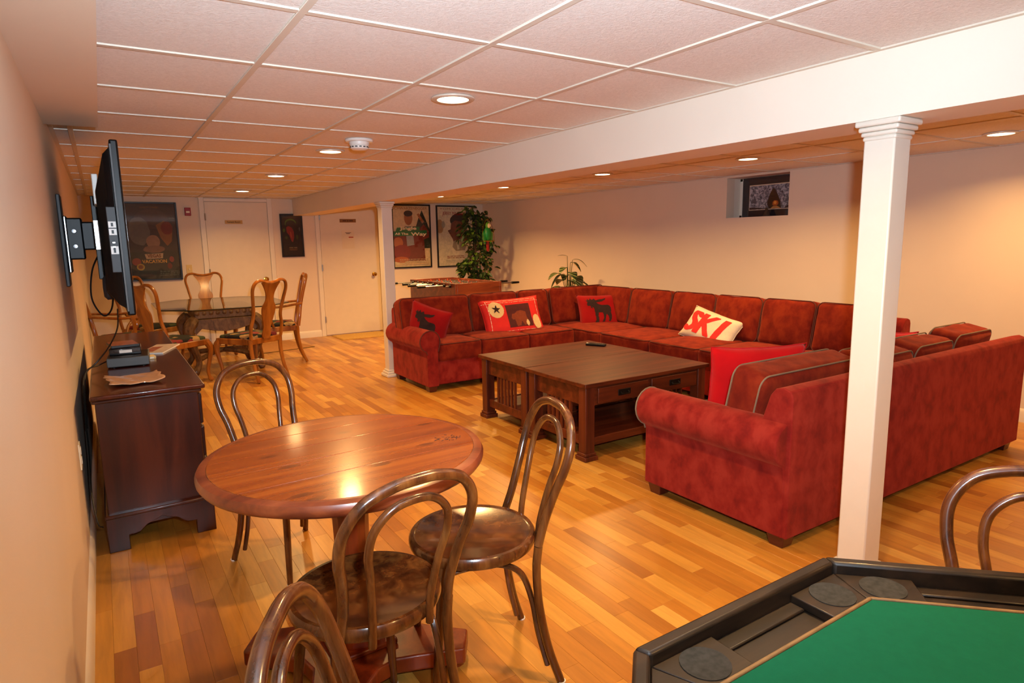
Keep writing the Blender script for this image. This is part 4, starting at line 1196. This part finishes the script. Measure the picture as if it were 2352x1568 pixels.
pillow('natural linen cushion printed SKI in red, on the section along the right wall', (4.70, 3.93, 0.535), (0.0, -0.97, -0.20), (0.55, -0.42, 0.74), 0.58, 0.33, 0.13, 'linen', [('ski_lettering', ski, 'ski_red')])
pillow('plain bright red velvet cushion propped behind the near section back cushion', (2.91, 2.13, 0.580), (-0.9, 0.42, 0.0), (0.03, -0.18, 0.98), 0.54, 0.46, 0.16, 'velvet_red')
pillow('small red cushion corner showing far down the near section', (4.17, 2.06, 0.60), (-1, 0.1, 0.1), (0.1, -0.3, 0.95), 0.36, 0.36, 0.12, 'velvet_red')

# ------------------------------------------------------------------ dining set
DTX, DTY = 1.08, 7.85
t = thing('dining_table', 'glass topped dining table with a carved wooden base, far left', 'dining table', (DTX, DTY, 0))
hx, hy, cc = 0.64, 0.78, 0.28
poly = [(-hx + cc, -hy), (hx - cc, -hy), (hx, -hy + cc), (hx, hy - cc), (hx - cc, hy), (-hx + cc, hy), (-hx, hy - cc), (-hx, -hy + cc)]
plain('glass_edge', '#0d1a14', 0.1, coat=0.5)
MB().prism(poly, 0.733, 0.745, 'z').build('glass_top', 'table_glass', t)
MB().tube([(a * 1.001, b_ * 1.001, 0.739) for a, b_ in poly], 0.0068, 6, True).build('glass_edge', 'glass_edge', t)
MB().bx(-.30, .30, -.32, .32, 0.60, 0.725).build('frieze', 'carved_base', t, bev=0.01)
mb = MB()
for k in range(9):
    q = -.27 + k * .0675
    for s in (-1, 1):
        mb.lathe([(0.001, .012), (.016, .008), (.024, 0)], 8, (q, s * .32, .662), Matrix.Rotation(s * -PI / 2, 3, 'X'))
        mb.lathe([(0.001, .012), (.016, .008), (.024, 0)], 8, (s * .30, q, .662), Matrix.Rotation(s * PI / 2, 3, 'Y'))
mb.build('carving', 'carved_base', t)
for sx, sy_, ax in ((0, -1, 'y'), (0, 1, 'y'), (-1, 0, 'x'), (1, 0, 'x')):
    pr_ = [(-.33, .60), (.33, .60), (.36, .52), (.30, .44), (.24, .50), (.12, .47), (0, .455), (-.12, .47), (-.24, .50), (-.30, .44), (-.36, .52)]
    d = 0.335 if ax == 'y' else 0.32
    s = sy_ or sx
    MB().prism(pr_, s * d - .012, s * d + .012, ax).build('apron', 'carved_base', t, bev=0.004)
for sx in (-1, 1):
    for sy_ in (-1, 1):
        MB().tube(spline([(sx * .30, sy_ * .31, .60), (sx * .37, sy_ * .37, .50), (sx * .34, sy_ * .34, .32), (sx * .29, sy_ * .29, .14), (sx * .33, sy_ * .33, .045), (sx * .36, sy_ * .36, .02)], 5), [.055, .06, .062, .06, .057, .054, .05, .047, .044, .041, .038, .036, .034, .032, .031, .030, .030, .030, .032, .035, .038, .040, .040, .035, .028, .02], 8).build('leg', 'carved_base', t)
MB().tube(spline([(-.28, -.28, .16), (-.1, -.08, .20), (.1, .08, .20), (.28, .28, .16)], 5), .028, 8).tube(spline([(-.28, .28, .16), (-.1, .08, .20), (.1, -.08, .20), (.28, -.28, .16)], 5), .028, 8).build('stretcher', 'carved_base', t)
def dining_chair(arms, label):
    t = thing('dining_chair', label, 'chair', (0, 0, 0), 0, 'oak dining chairs around the glass table')
    mb = MB().prism([(-.205, -.21), (.205, -.21), (.25, .23), (-.25, .23)], 0.385, 0.445, 'z')
    mb.build('seat_frame', 'oak_chair', t, bev=0.008)
    def fn(p):
        k = 1 + .11 * p.y / .2
        return Vector((p.x * k, p.y, p.z + .016 * max(0, 1 - (p.x / .22) ** 2) * max(0, 1 - (p.y / .2) ** 2)))
    MB().rbox((.205, .195, .024), .02, 6, fn, Matrix.Translation((0, .015, .452))).build('seat', 'floral', t)
    L = []
    for s in (-1, 1):
        pts = [(s * .195, -.215, .44), (s * .20, -.235, .56), (s * .175, -.255, .68), (s * .195, -.285, .82), (s * .215, -.315, .94), (s * .19, -.335, 1.01), (s * .13, -.34, 1.03), (s * .06, -.338, 1.012), (0, -.337, 1.005)]
        L.append(spline(pts, 5))
    full = L[0] + list(reversed(L[1]))[1:]
    MB().tube(full, .0185, 8, flat=.8).build('back_frame', 'oak_chair', t)
    half = [(.035, .43), (.055, .47), (.045, .55), (.062, .62), (.082, .70), (.085, .76), (.062, .80), (.048, .84), (.055, .90), (.085, .96), (.12, 1.01)]
    sp = spline([(a, 0, z) for a, z in half], 3)
    def yy(z): return -.21 - (z - .43) * .225
    vs = []; fs = []
    for p in sp:
        for s, o_ in ((-1, -.007), (1, -.007), (1, .007), (-1, .007)): vs.append((s * p.x, yy(p.z) + o_, p.z))
    for i in range(len(sp) - 1):
        for k in range(4): fs.append((i * 4 + k, i * 4 + (k + 1) % 4, i * 4 + 4 + (k + 1) % 4, i * 4 + 4 + k))
    fs += [(3, 2, 1, 0), tuple(len(vs) - 4 + k for k in range(4))]
    MB().add(vs, fs).build('splat', 'oak_chair', t)
    for s in (-1, 1):
        MB().tube(spline([(s * .195, -.20, .44), (s * .19, -.205, .30), (s * .19, -.235, .14), (s * .195, -.285, .005)], 5), [.022, .016], 8).build('leg', 'oak_chair', t)
        MB().tube(spline([(s * .222, .205, .425), (s * .245, .235, .35), (s * .235, .225, .25), (s * .22, .205, .12), (s * .225, .215, .045), (s * .235, .235, .015)], 5), [.03, .032, .034, .034, .033, .031, .029, .027, .025, .024, .022, .021, .020, .019, .018, .018, .018, .017, .017, .018, .020, .022, .024, .024, .022, .018], 8).build('leg', 'oak_chair', t)
        if arms:
            MB().tube(spline([(s * .19, -.265, .70), (s * .235, -.16, .69), (s * .265, -.02, .675), (s * .275, .10, .675), (s * .25, .14, .66)], 5), .017, 8, flat=.8).build('arm', 'oak_chair', t)
            MB().tube(spline([(s * .262, .08, .665), (s * .285, .13, .60), (s * .265, .09, .53), (s * .235, .06, .44)], 5), .015, 8).build('arm_support', 'oak_chair', t)
    return t
ca = dining_chair(True, 'oak armchair at the right end of the glass dining table')
cb = dining_chair(False, 'oak dining chair seen from behind at the near right of the glass table')
place(ca, 1.69, 7.80, -1, 0.16)
place(cb, 1.24, 7.00, -0.52, 0.86)
for src, x, y, fx, fy, l in ((ca, 0.10, 7.75, 1, 0.05, 'oak armchair at the left end of the glass table, by the left wall'),
                             (cb, 0.52, 7.14, 0.80, 0.60, 'oak dining chair just beyond the dark console, floral seat showing'),
                             (cb, 1.10, 8.83, 0, -1, 'oak dining chair facing the camera behind the glass table'),
                             (cb, 0.42, 8.55, 0.62, -0.78, 'oak dining chair partly hidden behind the television edge')):
    c = copy_tree(src); c['label'] = l; place(c, x, y, fx, fy)
t = thing('rug', 'thin tan mat with a dark border in front of the first white door', 'rug', (1.84, 8.97, 0), 0.18)
MB().bx(-.42, .42, -.42, .42, 0.0, 0.005).build('border', 'rug_border', t)
MB().bx(-.405, .405, -.405, .405, 0.005, 0.008).build('pile', 'rug', t)
t = thing('doormat', 'pale straw doormat in front of the second white door', 'doormat', (3.20, 9.22, 0), 0.0)
MB().prism(rrect(.37, .25, .03), 0.0, 0.014, 'z').build('mat', 'doormat', t, bev=0.004)
MB().prism(rrect(.385, .265, .03), 0.0, 0.008, 'z').build('backing', 'doormat', t)

# ------------------------------------------------------------------ foosball table
FX0, FX1, FY0, FY1, FZ = 3.62, 4.29, 6.95, 8.30, 0.865
t = thing('foosball_table', 'brown wooden foosball table with metal rods behind the far sofa', 'foosball table', (FX0, FY0, 0))
w_, l_ = FX1 - FX0, FY1 - FY0
for a, b_, c, d in ((0, .03, 0, l_), (w_ - .03, w_, 0, l_), (.03, w_ - .03, 0, .03), (.03, w_ - .03, l_ - .03, l_)):
    MB().bx(a, b_, c, d, FZ - .30, FZ).build('side_panel', 'foosball_wood', t, bev=0.003)
MB().bx(.03, w_ - .03, .03, l_ - .03, FZ - .14, FZ - .12).build('playfield', 'tan_edging', t)
for a in (.05, w_ - .05):
    for b_ in (.06, l_ - .06): MB().bx(a - .045, a + .045, b_ - .045, b_ + .045, 0, FZ - .30).build('leg', 'foosball_wood', t, bev=0.004)
for k in range(8):
    y = .12 + k * (l_ - .24) / 7
    s = -1 if k % 2 else 1
    off = (random.Random(k).random() - .5) * .16
    x0, x1 = (-.26, w_ + .10) if s < 0 else (-.12, w_ + .24)
    rd = MB().tube([(x0 + off, y, FZ - .035), (x1 + off, y, FZ - .035)], .008, 8).build('rod', 'silver', t)
    xe = x0 + off if s < 0 else x1 + off
    MB().tube([(xe - .06, y, FZ - .035), (xe + .05, y, FZ - .035)], [.017, .014], 10).build('handle', 'black_plastic', rd)
    for xx in (-.012, w_ + .012): MB().tube([(xx - .01, y, FZ - .035), (xx + .01, y, FZ - .035)], .02, 10).build('bushing', 'black_plastic', rd)
    for j in range(3 if k in (1, 6) else 4):
        xm = .14 + j * .13 + off * .3
        pl = MB().bx(xm - .011, xm + .011, y - .008, y + .008, FZ - .10, FZ - .025)
        pl.lathe([(.001, .018), (.007, .015), (.009, .007), (.006, 0)], 8, (xm, y, FZ - .026))
        pl.build('player_figure', 'tape_red' if k % 2 else 'silver', rd)

# ------------------------------------------------------------------ plants and parrot
def leaf_quad(mb, p, d, nrm, L, w):
    d = d.normalized(); s = d.cross(nrm).normalized(); n = s.cross(d)
    mb.add([p, p + d * L * .35 + s * w + n * .01, p + d * L * .75 + s * w * .7, p + d * L - n * .015, p + d * L * .75 - s * w * .7, p + d * L * .35 - s * w + n * .01, p + d * L * .5 - n * .006],
           [(0, 1, 6), (1, 2, 6), (2, 3, 6), (3, 4, 6), (4, 5, 6), (5, 0, 6)])
rr = random.Random(21)
t = thing('ficus_tree', 'tall artificial leafy tree standing in the corner beside the pale poster', 'plant', (4.99, 8.80, 0))
MB().lathe([(.001, 0), (.13, 0), (.16, .12), (.17, .26), (.155, .26), (.15, .24), (.001, .24)], 24).build('pot', 'pot', t)
MB().lathe([(.001, .235), (.149, .245)], 20).build('soil', 'soil', t)
tr = MB().tube(spline([(0, 0, .24), (.02, .01, .7), (-.01, .02, 1.2), (.0, .0, 1.75)], 5), [.022, .010], 8)
tips = []
for k in range(34):
    z0 = .62 + 1.22 * k / 34; q = rr.random() * 2 * PI; L = .17 + .13 * math.sin(PI * min(1, max(0, (z0 - .55) / 1.3)))
    if math.cos(q) > .2: L *= .8
    p0 = Vector((0, 0, z0)); p1 = p0 + Vector((math.cos(q) * L * .6, math.sin(q) * L * .6, .07)); p2 = p0 + Vector((math.cos(q) * L, math.sin(q) * L, -.02))
    sp = spline([p0, p1, p2], 3); tr.tube(sp, [.006, .003], 5); tips.append(sp)
tr.build('trunk', 'bark', t)
for nm, mt, cnt in (('foliage', 'leaf_dark', 620), ('foliage', 'leaf_light', 260)):
    mb = MB()
    for _ in range(cnt):
        sp = rr.choice(tips); p = Vector(rr.choice(sp[1:])) + Vector((rr.gauss(0, .035), rr.gauss(0, .035), rr.gauss(0, .035)))
        p.x = min(p.x, .27)
        d = Vector((min(.05, p.x) + rr.gauss(0, .1), p.y + rr.gauss(0, .15), rr.gauss(-.12, .12)))
        leaf_quad(mb, p, d, Vector((rr.gauss(0, .4), rr.gauss(0, .4), 1)), .065 + rr.random() * .05, .020 + rr.random() * .012)
    o = mb.build(nm, mt, t, fix=False); o['kind'] = 'stuff'
t = thing('parrot_ornament', 'green parrot ornament with a pale face perched in the leafy tree', 'ornament', (4.97, 8.42, 1.36), 0.1)
sq = Matrix.Diagonal((.95, .75, 1))
MB().lathe([(.001, 0), (.035, .01), (.062, .06), (.070, .11), (.060, .16), (.040, .19), (.03, .20)], 18, (0, 0, .02), sq).build('body', 'parrot_green', t)
MB().lathe([(.001, .20), (.038, .205), (.046, .235), (.038, .27), (.02, .288), (.001, .292)], 16, (0, -.012, .01), sq).build('head', 'parrot_lime', t)
MB().lathe([(.001, .022), (.018, .014), (.026, 0)], 14, (0, -.038, .245), Matrix.Rotation(PI / 2, 3, 'X') @ Matrix.Diagonal((1, 1.5, 1))).build('face', 'parrot_face', t)
MB().tube(spline([(0, -.055, .262), (0, -.075, .25), (0, -.07, .225)], 4), [.012, .003], 8).build('beak', 'parrot_face', t)
for s in (-1, 1): MB().prism([(s * .055, .17), (s * .085, .13), (s * .08, .05), (s * .05, -.02), (s * .045, .08)], -.02, .03, 'y').build('wing', 'parrot_lime' if s > 0 else 'parrot_green', t, bev=.006)
MB().prism([(-.02, .05), (.02, .05), (.025, -.13), (-.015, -.14)], -.005, .02, 'y').build('tail', 'parrot_red', t, bev=.004)
MB().tube([(-.10, -.03, .015), (.10, -.03, .015)], .006, 8).build('perch', 'brass', t)
MB().tube(spline([(-.10, -.03, .015), (-.095, -.01, .2), (0, 0, .34), (.095, -.01, .2), (.10, -.03, .015)], 6), .003, 6).build('perch_hoop', 'brass', t)

rr = random.Random(5)
t = thing('zebra_plant', 'striped-leaf potted plant rising behind the far corner of the sectional', 'plant', (5.03, 6.50, 0))
MB().lathe([(.001, 0), (.12, 0), (.15, .3), (.16, .50), (.145, .50), (.14, .48), (.001, .48)], 24).build('pot', 'pot', t)
MB().lathe([(.001, .475), (.14, .485)], 20).build('soil', 'soil', t)
def big_leaf(stem_top, d, L, w, droop, seed):
    n = 9; vs = []; fs = []
    d = Vector(d).normalized(); s = d.cross(Vector((0, 0, 1))).normalized()
    for i in range(n + 1):
        f = i / n
        wd = w * math.sin(PI * min(1, f ** .8)) ** .8 if 0 < f < 1 else 0.001
        c = Vector(stem_top) + d * L * f + Vector((0, 0, -droop * f * f * L))
        vs += [c - s * wd + Vector((0, 0, .15 * wd)), c, c + s * wd + Vector((0, 0, .15 * wd))]
    for i in range(n):
        for k in range(2): fs.append((i * 3 + k, i * 3 + k + 1, i * 3 + k + 4, i * 3 + k + 3))
    o = MB().add(vs, fs).build('leaf', 'leaf_striped', t, fix=False, angle=80)
    md = o.modifiers.new('thick', 'SOLIDIFY'); md.thickness = .0015
    MB().tube(spline([(0, 0, .48), Vector(stem_top) * .5 + Vector((0, 0, .30)), stem_top], 4), [.006, .003], 5).build('stem', 'leaf_dark', t)
zl = [(200, 1.02, .19, .050, .7, .04), (335, 1.12, .20, .028, .8, .05), (150, 1.17, .13, .026, .3, .02), (10, 1.08, .22, .028, .9, .03), (255, .96, .18, .060, .9, .05)]
for k in range(20): zl.append((k * 137 % 360, .66 + .30 * ((k * 7) % 20) / 20, .17 + .07 * rr.random(), .055 + .025 * rr.random(), .6 + .6 * rr.random(), .05 + .09 * rr.random()))
for k, (a, z, L, w, dr, rad) in enumerate(zl):
    q = math.radians(a)
    big_leaf((math.cos(q) * rad, math.sin(q) * rad, z), (math.cos(q), math.sin(q), .35), L, w, dr, k)
